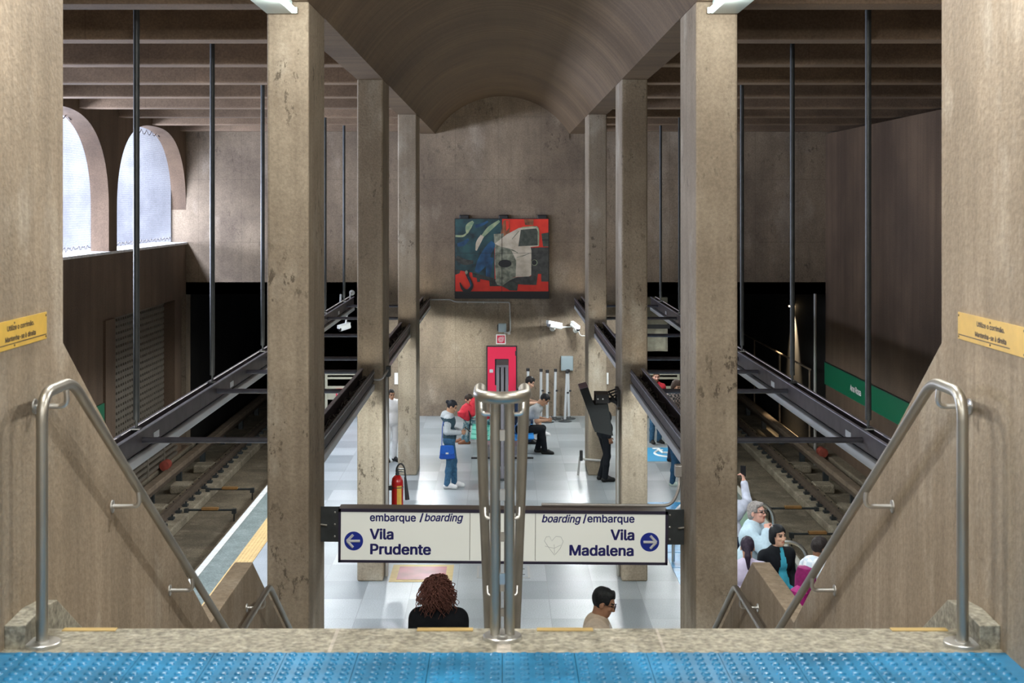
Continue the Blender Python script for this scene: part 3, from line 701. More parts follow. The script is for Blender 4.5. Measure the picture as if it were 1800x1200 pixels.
o = thing('tunnel_railing', 'thin rusty walkway railing inside the tunnel', 'railing', (7.8, 36, -1.2)); org = o.location
b = MB(); b.tube([(7.8, 36, W(-4.2)), (7.8, 50, W(-4.2))], .025, 8); b.build('rail', M['rust'], o, org=org)
for y in (36.1, 40, 44, 48):
    b = MB(); b.tube([(7.8, y, -1.2), (7.8, y, W(-4.2))], .025, 8); b.build('post', M['rust'], o, org=org)
b = MB(); b.tube([(7.72, 35.1, -1.2), (7.72, 35.1, ztm+.02)], .04, 10); tag(b.build('drain_pipe', M['grey_pipe'], org=(7.72, 35.1, -1.2), smooth=True), 'upright grey pipe at the tunnel mouth beneath the end wall', 'pipe')

# ------------------------------------------------------------------ end wall fittings
K = END/2500
def E(px, py): return ((px-883)*K, H-(py-358)*K)
def paint(name, *cols, sc=6):
    m, nt, b = nodes(name); tc = nt.nodes.new('ShaderNodeTexCoord'); n = nt.nodes.new('ShaderNodeTexNoise'); n.inputs['Scale'].default_value = sc; n.inputs['Detail'].default_value = 6
    nt.links.new(tc.outputs['Object'], n.inputs['Vector']); r = nt.nodes.new('ShaderNodeValToRGB'); nt.links.new(n.outputs['Fac'], r.inputs[0])
    e = r.color_ramp.elements; e[0].position = .35; e[1].position = .65; e[0].color = (*cols[0], 1); e[1].color = (*cols[-1], 1)
    for i, c in enumerate(cols[1:-1]): q = e.new(.35+.3*(i+1)/(len(cols)-1)); q.color = (*c, 1)
    nt.links.new(r.outputs[0], b.inputs['Base Color']); b.inputs['Roughness'].default_value = .45; return m
PM = [paint('art_red', (.62, .02, .01), (.75, .035, .015), sc=4), paint('art_dark_teal', (.006, .016, .022), (.012, .05, .06), (.02, .08, .085), sc=3), paint('art_blue', (.006, .03, .075), (.015, .10, .22), sc=4),
      paint('art_pale_green', (.16, .26, .16), (.34, .38, .22), sc=8), paint('art_cream', (.42, .36, .27), (.62, .55, .44), sc=5), paint('art_grey_green', (.10, .11, .08), (.30, .31, .23), sc=9),
      paint('art_dark_green', (.025, .035, .028), (.06, .07, .055), sc=12), paint('art_charcoal', (.018, .02, .02), (.05, .052, .048), sc=10), paint('art_brown', (.10, .035, .015), (.42, .14, .06), sc=6), paint('art_black', (.006, .008, .01), (.012, .014, .016)), M['black']]
o = thing('wall_painting', 'large red and teal machine painting hung high on the end wall', 'painting', ((883-883)*K, END-.06, W(-1.3))); org = o.location
def A(zx, zy): return E(720+zx/5, 340+zy/5)
b = MB(); x0, z1 = A(397, 218); x1, z0 = A(1226, 922); b.box(x0, x1, END-.08, END, z0, z1); b.build('painting_frame', M['black'], o, org=org)
b = MB(); layer = [0]
def poly_(pts, mi):
    layer[0] += 1; y = END-.085-.0006*layer[0]; P = [A(*p) for p in pts]; bm_ = [(p[0], y, p[1]) for p in P]; b.add(bm_, [tuple(range(len(bm_)))], mi)
def stroke(pts, wds, mi):
    P0 = [np.array((*p, w_), float) for p, w_ in zip(pts, wds)]; out = []
    for i in range(len(P0)-1):
        a0_, a1_, a2_, a3_ = P0[max(i-1, 0)], P0[i], P0[i+1], P0[min(i+2, len(P0)-1)]
        for t in np.linspace(0, 1, 7)[:(None if i == len(P0)-2 else -1)]:
            out.append(.5*(2*a1_+(a2_-a0_)*t+(2*a0_-5*a1_+4*a2_-a3_)*t*t+(3*a1_-a0_-3*a2_+a3_)*t**3))
    pts = [(o_[0], o_[1]) for o_ in out]; wds = [max(.5, o_[2]) for o_ in out]
    Lp, Rp = [], []
    for i, p in enumerate(pts):
        a_, c_ = Vector(pts[max(i-1, 0)]), Vector(pts[min(i+1, len(pts)-1)]); d = (c_-a_).normalized(); nn = Vector((-d.y, d.x))*wds[i]
        Lp.append((p[0]+nn.x, p[1]+nn.y)); Rp.append((p[0]-nn.x, p[1]-nn.y))
    layer[0] += 1; y = END-.085-.0006*layer[0]
    for i in range(len(pts)-1):
        q = [A(*t) for t in (Lp[i], Lp[i+1], Rp[i+1], Rp[i])]; b.add([(t[0], y, t[1]) for t in q], [(0, 1, 2, 3)], mi)
def blob(cx, cy, rx, ry, mi): poly_([(cx+rx*math.cos(t*PI/10), cy+ry*math.sin(t*PI/10)) for t in range(20)], mi)
poly_([(403, 224), (1219, 224), (1219, 858), (403, 858)], 0)
poly_([(403, 224), (810, 224), (812, 330), (746, 440), (748, 750), (560, 695), (403, 668)], 1)
stroke([(740, 430), (690, 500), (640, 600), (590, 690)], [30, 38, 45, 20], 2); stroke([(720, 560), (700, 640), (690, 730)], [18, 26, 20], 2)
stroke([(800, 245), (730, 300), (650, 380), (600, 480), (590, 580)], [12, 22, 30, 28, 10], 1)
stroke([(790, 240), (700, 310), (630, 390)], [10, 20, 10], 3); stroke([(640, 370), (605, 430), (585, 500)], [16, 20, 6], 4)
stroke([(560, 245), (520, 290), (505, 350)], [10, 26, 8], 3); stroke([(404, 372), (470, 372), (505, 345)], [9, 9, 5], 3)
stroke([(690, 245), (640, 270), (575, 290)], [8, 12, 16], 2); stroke([(410, 560), (480, 600), (560, 600)], [20, 26, 14], 7); stroke([(420, 450), (470, 440), (520, 400)], [14, 20, 10], 2)
poly_([(403, 668), (450, 668), (440, 700), (403, 712)], 7)
poly_([(550, 692), (748, 745), (800, 812), (705, 812), (700, 765), (622, 750), (618, 775), (595, 775), (590, 740), (556, 732)], 7)
poly_([(830, 235), (876, 235), (880, 345), (830, 388), (790, 410), (812, 290)], 8); poly_([(845, 240), (872, 240), (874, 300), (850, 330)], 0)
poly_([(740, 355), (828, 350), (825, 400), (745, 438)], 5)
poly_([(1005, 226), (1088, 226), (1086, 280), (1015, 276)], 8)
poly_([(1065, 475), (1219, 470), (1219, 772), (1157, 772), (1155, 705), (1127, 705), (1113, 802), (1020, 800), (952, 795), (945, 852), (880, 850), (765, 775), (850, 740), (1066, 725)], 7)
poly_([(752, 762), (840, 738), (940, 735), (880, 760), (810, 812), (770, 800)], 5); poly_([(810, 812), (900, 770), (950, 795), (940, 852), (885, 850)], 6)
poly_([(748, 440), (850, 360), (960, 302), (1118, 286), (1132, 330), (1132, 462), (1062, 470), (1070, 500), (1068, 715), (1050, 727), (930, 732), (935, 590), (890, 500), (815, 472)], 4)
poly_([(750, 442), (815, 472), (895, 500), (937, 590), (932, 732), (850, 742), (756, 762), (748, 600)], 5)
poly_([(977, 318), (1115, 305), (1126, 335), (1126, 455), (955, 462)], 6); stroke([(985, 300), (1105, 292), (1132, 330), (1132, 460)], [5, 5, 5, 4], 3)
stroke([(815, 475), (900, 495), (950, 520)], [6, 5, 3], 5); stroke([(900, 400), (960, 330)], [3, 3], 5)
stroke([(940, 560), (1000, 545), (1062, 520)], [3, 3, 2], 5)
poly_([(1157, 352), (1219, 342), (1219, 466), (1172, 466)], 6); poly_([(1164, 402), (1219, 402), (1219, 412), (1164, 412)], 9)
blob(838, 614, 58, 34, 9); blob(1097, 606, 26, 26, 3); blob(1095, 605, 22, 23, 9)
stroke([(505, 672), (512, 720), (540, 780), (546, 815), (525, 848), (490, 852), (462, 825), (443, 780)], [22, 14, 13, 14, 15, 14, 12, 4], 9); stroke([(515, 730), (540, 800), (515, 838)], [3, 4, 3], 2); blob(500, 690, 12, 18, 5)
stroke([(811, 224), (811, 858)], [2, 2], 9); stroke([(403, 523), (1219, 523)], [1.3, 1.3], 9)
b.build('painted_canvas', PM, o, org=org, fix=False)
for zx in (480, 825, 1165):
    x, z = A(zx, 205); b = MB(); b.box(x-.12, x+.12, END-.10, END, z-.05, z+.05); b.build('mounting_clip', M['black'], o, org=org, bevel=.02)

# hose cabinet, sign, boxes, conduit, cameras
o = thing('fire_hose_cabinet', 'tall crimson fire hose cabinet set against the end wall', 'fire hose cabinet', ((882-883)*K, END-.06, 0)); org = o.location
x0, z1 = E(855, 607); x1, _ = E(909, 607); z0 = .35
b = MB(); b.box(x0, x1, END-.06, END, z0, z1); b.build('cabinet_body', M['black'], o, org=org)
b = MB(); wx0, wz1 = E(870, 630); wx1, wz0 = E(894, 676)
b.box(x0+.03, wx0, END-.085, END-.06, z0+.03, z1-.03); b.box(wx1, x1-.03, END-.085, END-.06, z0+.03, z1-.03); b.box(wx0, wx1, END-.085, END-.06, wz1, z1-.03); b.box(wx0, wx1, END-.085, END-.06, z0+.03, wz0)
d = b.build('cabinet_door', M['red_cab'], o, org=org)
b = MB(); b.box(wx0-.015, wx1+.015, END-.075, END-.06, wz0-.015, wz1+.015); b.build('door_window', M['black_gloss'], d, org=org)
b = MB(); x, z = E(864, 651); b.box(x-.05, x+.04, END-.10, END-.085, z-.04, z+.04); b.build('door_latch', M['pole_grey'], d, org=org)
for zz_ in (620, 690):
    x, z = E(907, zz_); b = MB(); b.box(x-.02, x+.02, END-.095, END-.07, z-.06, z+.06); b.build('door_hinge', M['black'], d, org=org)
o = thing('hose_sign', 'small square red fire hose sign with white border above the cabinet', 'sign', (*[E(880.5, 596)[0]], END-.02, E(880, 596)[1])); org = o.location
x, z = org.x, org.z; s = .12
MB().box(x-s, x+s, END-.02, END, z-s, z+s).build('sign_border', M['white'], o, org=org)
MB().box(x-s*.8, x+s*.8, END-.026, END-.02, z-s*.8, z+s*.8).build('sign_face', M['red_paint'], o, org=org)
PK = plain('pale_pink_print', (.65, .45, .47), .5)
b = MB()
for r in (.022, .042, .062): 
    b.tube([(x+r*math.cos(t*PI/10), END-.028, z-.005+r*math.sin(t*PI/10)) for t in range(21)], .007, 5)
b.tube([(x+.062, END-.028, z), (x+.068, END-.028, z+.06), (x+.03, END-.028, z+.068)], .008, 5); b.build('hose_symbol', PK, o, org=org)
def wbox(name, px0, py0, px1, py1, d, mat, label, cat):
    x0, z1 = E(px0, py0); x1, z0 = E(px1, py1)
    o = thing(name, label, cat, ((x0+x1)/2, END-d, z0)); org = o.location
    MB().box(x0, x1, END-d, END, z0, z1).build('box_body', mat, o, org=org, bevel=.008)
    MB().box(x0+.02, x1-.02, END-d-.008, END-d, z0+.02, z1-.02).build('box_cover', mat, o, org=org, bevel=.004)
    return o, org, x0, x1, z0, z1
o, org, x0, x1, z0, z1 = wbox('junction_box', 876, 568, 890, 583, .09, M['grey_box'], 'small grey junction box above the fire hose sign', 'junction box')
b = MB(); b.box(x0-.03, x0-.005, END-.07, END-.01, z0+.03, z1-.03); b.build('box_hinge', M['black'], o, org=org)
wbox('electrical_box', 986, 625, 1007, 650, .16, M['grey_box'], 'grey electrical box above the leaning queue posts', 'electrical box')
pts = [E(752, 526), (E(792, 526)), E(800, 530), E(896, 531), E(897, 575), E(897, 583), E(886, 585)]
o = thing('conduit_pipe', 'thin grey conduit running under the painting down to the junction box', 'pipe', (pts[0][0], END-.03, pts[0][1])); org = o.location
b = MB(); b.tube(bend([(p[0], END-.03, p[1]) for p in pts], .05, 4), .017, 8); b.build('pipe', M['grey_pipe'], o, smooth=True, org=org)
for px in (822, 850, 875):
    x, z = E(px, 531); b = MB(); b.box(x-.012, x+.012, END-.05, END-.002, z-.03, z+.03); b.build('pipe_clip', M['grey_pipe'], o, org=org)
x, z = E(895, 585); b = MB(); b.box(x-.04, x+.03, END-.08, END, z-.03, z+.03); b.build('pipe_elbow_box', M['grey_pipe'], o, org=org)
def cctv(name, label, body, r, mount, mat=M['camera_white'], wall_y=END):
    o = thing(name, label, 'security camera', mount); org = o.location
    a, c = Vector(body[0]), Vector(body[1]); d = (c-a).normalized()
    b = MB(); b.tube([a, c], r, 14); cam_ = b.build('camera_body', mat, o, smooth=True, org=org)
    b = MB(); b.tube([a-d*.03, a+d*.02], r*.8, 12); b.build('camera_lens', M['black_gloss'], cam_, org=org)
    b = MB(); b.box(-1, 1, -1, 1, -.1, .1); 
    u = Vector((0, 0, 1)); b2 = MB(); b2.tube([a+u*r*1.02-d*.06, c+u*r*1.02], r*.95, 4); b2.build('sun_shield', mat, cam_, org=org)
    b = MB(); b.tube(bend([Vector(mount), (mount[0], c.y+.0, mount[2]), (a+c)/2-u*r], .03, 4), .022, 8); b.build('camera_arm', mat, o, smooth=True, org=org)
    b = MB(); b.lathe([(.07, 0), (.07, -.02), (.03, -.05)], mount, 16, axis=1); b.build('wall_mount', mat, o, smooth=True, org=org)
x1, z1 = E(963, 566); x2, z2 = E(985, 576); xm, zm = E(971, 577)
cctv('security_camera', 'white box security camera angled down the end wall', [(x1, END-.75, z1-.0), (x2, END-.35, z2+.05)], .06, (xm, END-.01, zm))
x1, z1 = E(1013, 574); x2, z2 = E(1004, 568); xm, zm = E(1012, 580)
cctv('security_camera', 'smaller white bullet camera beside the third pillar facing the stairs', [(x1, END-.7, z1), (x2, END-.4, z2)], .055, (xm, END-.01, zm))
o = thing('camera_cable', 'thin white pipe linking the two security cameras', 'pipe', (E(986, 575)[0], END-.03, E(986, 575)[1])); org = o.location
b = MB(); b.tube([(E(986, 575)[0], END-.03, E(986, 575)[1]), (E(1003, 574)[0], END-.03, E(1003, 574)[1])], .018, 6); b.tube(bend([(E(1016, 578)[0], END-.03, E(1016, 578)[1]), (E(1020, 590)[0], END-.03, E(1020, 590)[1]), (E(1030, 590)[0], END-.03, E(1030, 590)[1])], .1, 4), .01, 6); b.build('pipe', M['camera_white'], o, org=org)
for px, py0, py1, X_ in ((1066, 655, 675, 0), (697, 655, 675, 0)):
    x, z1 = E(px, py0); _, z0 = E(px, py1)
    tag(MB().box(x-.05, x+.05, END-.02, END, z0, z1).build('notice_plate', M['white'], org=(x, END-.01, z0)), 'narrow white notice on the end wall behind the third pillar on the %s side' % ('blank-wall' if px > 883 else 'window'), 'notice plate')

# queue posts by the wall
def stanchion(px, ptop, lean, y, label):
    x = (px-883)*y/2500; h = H-(ptop-358)*y/2500
    o = thing('queue_post', label, 'queue post', (x, y, 0), 'queue posts along the end wall')
    b = MB(); b.lathe([(.165, 0), (.165, .012), (.14, .022), (.05, .03), (.04, .06)], seg=24); b.build('post_base', M['dark_iron'], o, smooth=True)
    b = MB(); b.tube([(0, 0, .03), (lean, 0, h-.07)], .033, 14); b.build('post', M['pole_grey'], o, smooth=True)
    b = MB(); b.tube([(lean, 0, h-.07), (lean*1.05, 0, h)], .042, 14); b.build('belt_head', M['black'], o, smooth=True)
    b = MB(); b.box(lean*.5-.005, lean*.5+.07, -.03, .03, h*.55, h*.55+.04); b.build('belt_clip', M['black'], o)
for px, pt, ln, y, lb_ in ((928, 647, 0, 34.9, 'queue post nearest the red cabinet, behind the bench'), (951, 648, .0, 34.7, 'second queue post along from the red cabinet'), (962, 650, 0, 34.2, 'queue post standing just in front of its row'), (975, 648, 0.02, 34.7, 'queue post between the row and the grey electrical box'), (993, 651, .05, 34.3, 'tilted queue post under the grey electrical box, front of two'), (1000, 649, -.02, 34.75, 'queue post under the grey electrical box, behind the tilted one')):
    stanchion(px, pt, ln, y, lb_)

# tall slim totem seen edge on
o = thing('sign_totem', 'tall slim totem of three grey posts seen edge on before the benches', 'totem', (0, 27.2, 0)); org = o.location
for j in range(3):
    x = -.085+j*.085; b = MB(); b.box(x-.03, x+.03, 27.0, 27.06, .03, 2.17); b.build('totem_post', M['pole_dark'], o, org=org, bevel=.01)
b = MB(); b.box(-.10, .10, 27.08, 27.9, .25, 2.12); b.build('totem_panel', M['black'], o, org=org)
b = MB(); b.box(-.12, .12, 26.95, 28.0, 0, .03); b.build('totem_base', M['dark_iron'], o, org=org)
b = MB(); b.box(-.115, .115, 26.98, 27.95, 2.15, 2.19); b.build('totem_cap', M['pole_dark'], o, org=org)

# back-to-back benches
def bench(sgn, mat, label, ys):
    X = sgn*.42
    o = thing('platform_bench', label, 'bench', (X, ys[0], 0)); org = o.location
    b = MB(); b.box(X-.03, X+.03, ys[0]-.3, ys[-1]+.3, .33, .39); b.build('bench_beam', M['black'], o, org=org)
    for y in (ys[0]-.1, ys[-1]+.1):
        b = MB(); b.box(X-.025, X+.025, y-.025, y+.025, .02, .33); b.box(X-.22, X+.22, y-.03, y+.03, 0, .03); b.build('bench_leg', M['black'], o, org=org)
    for y in ys:
        b = MB(); pr = [(X+sgn*.24, .45), (X+sgn*.22, .42), (X-sgn*.16, .39), (X-sgn*.22, .43), (X-sgn*.34, .80), (X-sgn*.31, .81), (X-sgn*.18, .46), (X-sgn*.14, .42), (X+sgn*.2, .45)]
        b.prism(pr, 1, y-.23, y+.23); b.build('seat_shell', mat, o, org=org, bevel=.012)
bench(-1, M['teal_seat'], 'row of mint plastic seats facing the window side', (29.4, 30.0, 30.6, 31.2, 31.8, 32.4))
bench(1, M['blue_seat'], 'row of blue plastic seats facing the blank-wall side', (29.4, 30.0, 30.6, 31.2, 31.8, 32.4))

# monitor housing on the second pillar
yk = 20.15/2500
def Q(px, py): return ((px-883)*yk, H-(py-358)*yk)
o = thing('platform_monitor', 'dark angular monitor housing bracketed to the second pillar on the blank-wall side', 'monitor', (1.5, 20.1, W(-2.9))); org = o.location
pr = [Q(1018, 681), Q(1032, 677), Q(1043, 708), Q(1067, 706), Q(1076, 762), Q(1044, 755), Q(1038, 735)]
b = MB(); b.prism(pr, 1, 19.95, 20.45); b.build('monitor_case', M['char'], o, org=org, bevel=.006)
b = MB(); p0, p1 = Q(1018, 681), Q(1032, 677); b.prism([p0, p1, (p1[0], p1[1]+.012), (p0[0], p0[1]+.012)], 1, 19.95, 20.45); b.build('case_top', M['purple_top'], o, org=org)
x0, z1 = Q(1046, 691); x1, z0 = Q(1069, 706); b = MB(); b.box(x0, x1, 20.0, 20.4, z0, z1); hb_ = b.build('hanger_box', M['black'], o, org=org)
for dx in (.03, .1):
    b = MB(); b.lathe([(.012, 0), (.012, -.006)], (x0+dx, 20.0, (z0+z1)/2), 8, axis=1); b.build('bolt', M['steel_bright'], hb_, org=org)
for (a, c) in ((Q(1068, 692), Q(1084, 685)), (Q(1068, 700), Q(1084, 710)), (Q(1070, 690), Q(1083, 708)), (Q(1069, 706), Q(1084, 694)), (Q(1068, 703), Q(1082, 703))):
    for y in (20.05, 20.3):
        b = MB(); b.tube([(a[0], y, a[1]), (c[0]+.02, y, c[1])], .012, 6); b.build('bracket_arm', M['black'], o, org=org)
b = MB(); p = Q(1085, 683); q = Q(1086, 712); b.box(1.615, 1.66, 19.98, 20.4, q[1], p[1]); b.build('pillar_plate', M['black'], o, org=org)
for sx, sn in SIDES:
    o = thing('conduit_pipe', 'grey upright conduit on the inner face of the second pillar on the %s side' % sn, 'pipe', (sx*1.64, 20.0, 0)); org = o.location
    zt = W(-2.9) if sx > 0 else W(-2.35)
    b = MB(); b.tube(bend([(sx*1.63, 20.0, .02), (sx*1.63, 20.0, zt)], .05), .024, 8); b.tube([(sx*1.63, 20.12, .02), (sx*1.63, 20.12, zt)], .014, 8); b.build('pipe', M['grey_pipe'], o, smooth=True, org=org)
    b = MB(); b.box(sx*1.63-.028, sx*1.63+.028, 19.95, 20.17, .75, .95) ; b.build('pipe_clip', M['dark_iron'], o, org=org)
o = thing('junction_pipe', 'short conduit from the cable trough around the second pillar on the window side', 'pipe', (-1.8, 19.7, W(-2.42))); org = o.location
b = MB(); b.tube(bend([(-1.80, 19.74, W(-2.44)), (-1.68, 19.74, W(-2.44)), (-1.62, 19.76, W(-2.36)), (-1.60, 19.95, W(-2.32))], .04, 4), .015, 8); b.build('pipe', M['grey_pipe'], o, smooth=True, org=org)
b = MB(); b.box(-1.63, -1.57, 19.9, 20.05, W(-2.42), W(-2.28)); b.build('junction_end', M['dark_iron'], o, org=org)

# fire extinguisher on the pillar, floor marks
o = thing('fire_extinguisher', 'red fire extinguisher with black hose on the second pillar', 'fire extinguisher', (-1.535, 20.8, .72)); org = o.location; x, y, z = org
b = MB(); b.lathe([(.05, 0), (.083, .015), (.085, .05), (.085, .46), (.075, .52), (.045, .555), (.03, .565)], (x, y, z), 24); cy = b.build('cylinder', plain('extinguisher_red', (.50, .015, .015), .25), o, smooth=True, org=org)
b = MB(); b.lathe([(.0862, .16), (.0862, .42)], (x, y, z), 24); 
lab_ = MB(); 
for j in range(7):
    t0, t1 = -PI*.5+j*.12, -PI*.5+(j+1)*.12
    lab_.add([(x+.0868*math.cos(t), y+.0868*math.sin(t), z+h_) for t, h_ in ((t0, .14), (t1, .14), (t1, .42), (t0, .42))], [(0, 1, 2, 3)])
lab_.build('label_patch', M['yellow_sign'], cy, org=org)
b = MB(); b.lathe([(.028, .56), (.028, .60), (.018, .61), (.018, .65)], (x, y, z), 12); b.box(x-.02, x+.10, y-.015, y+.015, z+.645, z+.66); b.box(x-.02, x+.09, y-.012, y+.012, z+.61, z+.622); b.build('valve', M['dark_iron'], o, org=org)
b = MB(); b.tube([(x-.01+.062*(1-math.cos(t))-.06*0, y-.06, z+.62+.12*math.sin(t)) for t in np.linspace(0, PI, 14)]+[(x+.13, y-.07, z+.5)], .013, 8); b.build('hose', M['black'], o, smooth=True, org=org)
b = MB(); b.tube([(x+.12, y-.07, z+.55), (x+.15, y-.07, z+.22)], [.016, .035], 12); b.build('horn', M['black'], o, smooth=True, org=org)
b = MB(); b.box(-1.66, -1.60, y-.05, y+.05, z+.35, z+.42); b.tube([(x+.09*math.cos(t), y+.09*math.sin(t), z+.39) for t in np.linspace(0, 2*PI, 20)], .006, 5); b.build('wall_bracket', M['dark_iron'], o, org=org)
o = thing('floor_marking', 'red floor rectangle with yellow border beside the second pillar', 'floor marking', (-1.14, 20.2, .002)); org = o.location
MB().box(-1.58, -.70, 19.75, 20.68, .0, .004).build('yellow_border', M['yellow'], o, org=org)
MB().box(-1.48, -.80, 19.86, 20.57, .004, .006).build('red_field', M['red_floor'], o, org=org)
o = thing('floor_hatch', 'grey metal floor hatch in front of the twin handrail post', 'floor hatch', (.01, 20.4, 0)); org = o.location
b = MB(); b.box(-.36, .39, 19.95, 20.6, 0, .006); b.build('hatch_frame', M['grey_pipe'], o, org=org)
b = MB(); b.box(-.33, .36, 19.98, 20.57, .006, .01); b.build('hatch_plate', plain('hatch_grey', (.33, .36, .38), .4, .2), o, org=org)
for x in (-.25, .28):
    b = MB(); b.box(x-.04, x+.04, 20.1, 20.13, .01, .013); b.box(x-.04, x+.04, 20.4, 20.43, .01, .013); b.build('hatch_grip', M['dark_iron'], o, org=org)
# blue tactile path and accessibility patch on the far platform
tb = MB()
for k_ in range(8): tb.box(2.05+.256*k_, 2.05+.256*k_+.25, 24.0, 25.0, 0, .008) 
for k_ in range(9): tb.box(2.45, 2.95, 16.0+.9*k_, 16.88+.9*k_, 0, .008)
struct(tb.build('trim_tactile_path', M['blue_tactile']), 'blue tactile path on the platform')
o = thing('floor_marking', 'blue accessibility patch with white wheelchair outline painted on the platform', 'floor marking', (3.4, 30.2, 0)); org = o.location
MB().box(2.95, 3.95, 29.0, 30.6, 0, .006).build('blue_field', M['blue_paint'], o, org=org)
b = MB(); b.tube([(3.5+.30*math.cos(t), 29.85+.42*math.sin(t), .006) for t in np.linspace(PI*.6, PI*1.9, 14)], .03, 5)
b.tube([(3.32, 30.35, .006), (3.38, 29.9, .006), (3.65, 29.9, .006), (3.78, 29.35, .006)], .035, 5); b.lathe([(.09, 0), (.09, .008)], (3.3, 30.47, .004), 14); b.build('wheelchair_symbol', M['white'], o, org=org)

# queue guard rails on the platform near the parapet
GP = plain('mint_panel', (.38, .55, .42), .5)
for i, (y, x0, x1) in enumerate(((18.4, 2.5, 3.95), (20.8, 2.5, 3.97))):
    o = thing('guard_rail', ('looped steel queue rail just behind the woman in the black jacket', 'looped steel queue rail behind the man in glasses')[i], 'guard rail', ((x0+x1)/2, y, 0), 'queue rails at the platform edge'); org = o.location
    b = MB(); b.tube(bend([(x0, y, .02), (x0, y, .88), (x1, y, .88), (x1, y, .02)], .3, 8), .024, 10); b.build('hoop', M['steel_bright'], o, smooth=True, org=org)
    b = MB(); b.tube([(x0, y, .38), (x1, y, .38)], .018, 8); b.build('lower_rail', M['steel_bright'], o, smooth=True, org=org)
    for x in np.linspace(x0+.2, x1-.25, 5):
        b = MB(); b.tube([(x, y, .38), (x, y, .87)], .012, 8); b.build('baluster', M['steel_bright'], o, smooth=True, org=org)
    b = MB(); b.box(x0+.35, x1-.3, y-.008, y+.008, .45, .80); b.build('rail_panel', GP, o, org=org)
    b = MB(); b.box(x0+.35, x1-.3, y-.01, y+.01, .39, .45); b.build('yellow_band', M['yellow'], o, org=org)
# bent pipe at the foot of the third pillar
o = thing('tap_pipe', 'bent grey pipe with black handle at the foot of the third pillar', 'pipe', (1.75, 27.45, .3)); org = o.location
b = MB(); b.tube(bend([(1.9, 27.42, .3), (1.55, 27.42, .33), (1.5, 27.42, .40), (1.46, 27.40, .02)], .05, 4), .022, 8); b.build('pipe', M['grey_pipe'], o, smooth=True, org=org)
b = MB(); b.box(1.49, 1.55, 27.38, 27.46, .30, .50); b.build('handle', M['black'], o, org=org, bevel=.01)

# gates at the platform ends, and a pale box for lit tunnel wall
for sx, sn in SIDES:
    xa_, xb_ = sorted((sx*3.3, sx*4.35)); y = 34.9
    o = thing('platform_gate', ('grey barred gate with red warning sign at the platform end' if sx < 0 else 'plain grey barred gate at the platform end on the blank-wall side'), 'gate', ((xa_+xb_)/2, y, 0)); org = o.location
    GM = plain('dull_cream_paint', (.30, .29, .22), .6)
    b = MB()
    for z in (.05, .45, .95, 1.05): b.box(xa_, xb_, y-.025, y+.025, z, z+.05)
    b.box(xa_, xa_+.06, y-.03, y+.03, 0, 1.1); b.box(xb_-.06, xb_, y-.03, y+.03, 0, 1.1); b.build('gate_frame', GM, o, org=org)
    b = MB(); b.box(xa_+.06, xb_-.06, y-.01, y+.01, .5, .78); b.build('gate_panel', GM, o, org=org)
    if sx < 0:
        b = MB(); b.box(-4.08, -3.4, y-.03, y-.012, .50, .72); sg = b.build('warning_sign', M['red_paint'], o, org=org)
        b = MB(); b.tube([(-3.97+.07*math.cos(t*PI/8), y-.032, .61+.07*math.sin(t*PI/8)) for t in range(17)], .012, 5); b.tube([(-3.97, y-.032, .57), (-3.97, y-.032, .65)], .012, 5); b.build('warning_symbol', M['white'], sg, org=org)
        b = MB(); b.box(-3.84, -3.46, y-.034, y-.03, .63, .66); b.box(-3.84, -3.5, y-.034, y-.03, .56, .59); b.build('printed_line', PK, sg, org=org)
o = thing('lit_wall_panel', 'pale box standing in for a lit wall panel beside the blank-wall tunnel mouth', 'wall panel', (3.85, END+.6, 1.6)); org = o.location  # pale colour stands in for light on the tunnel wall
MB().box(3.3, 4.15, END+.5, END+.8, 1.55, 2.9).build('cabinet_body', plain('pale_lit_wall', (.30, .28, .21), .6, var=.2), o, org=org)
MB().box(3.3, 4.2, END+.45, END+.5, 2.12, 2.22).build('panel_ledge', M['black'], o, org=org); MB().box(3.3, 4.1, END+.48, END+.5, 1.6, 2.05).build('cabinet_door', plain('paler_lit_wall', (.34, .32, .24), .6, var=.2), o, org=org)
cctv('security_camera', 'white camera hung on a curved pipe in the window-side tunnel mouth', [(-3.95, END-.6, W(-3.05)), (-3.75, END-.35, W(-3.0))], .06, (-3.72, END-.01+.0, W(-2.2)))
o = thing('camera_pipe', 'pale curved pipe arching over the window-side tunnel mouth', 'pipe', (-3.55, END-.05, 2.0)); org = o.location
b = MB(); b.tube(bend([(-4.0, END+.03, W(-2.23)), (-4.0, END-.06, W(-2.55)), (-3.5, END-.08, W(-2.5)), (-3.42, END-.08, W(-3.3))], .35, 8), .03, 8); b.build('pipe', M['camera_white'], o, smooth=True, org=org)

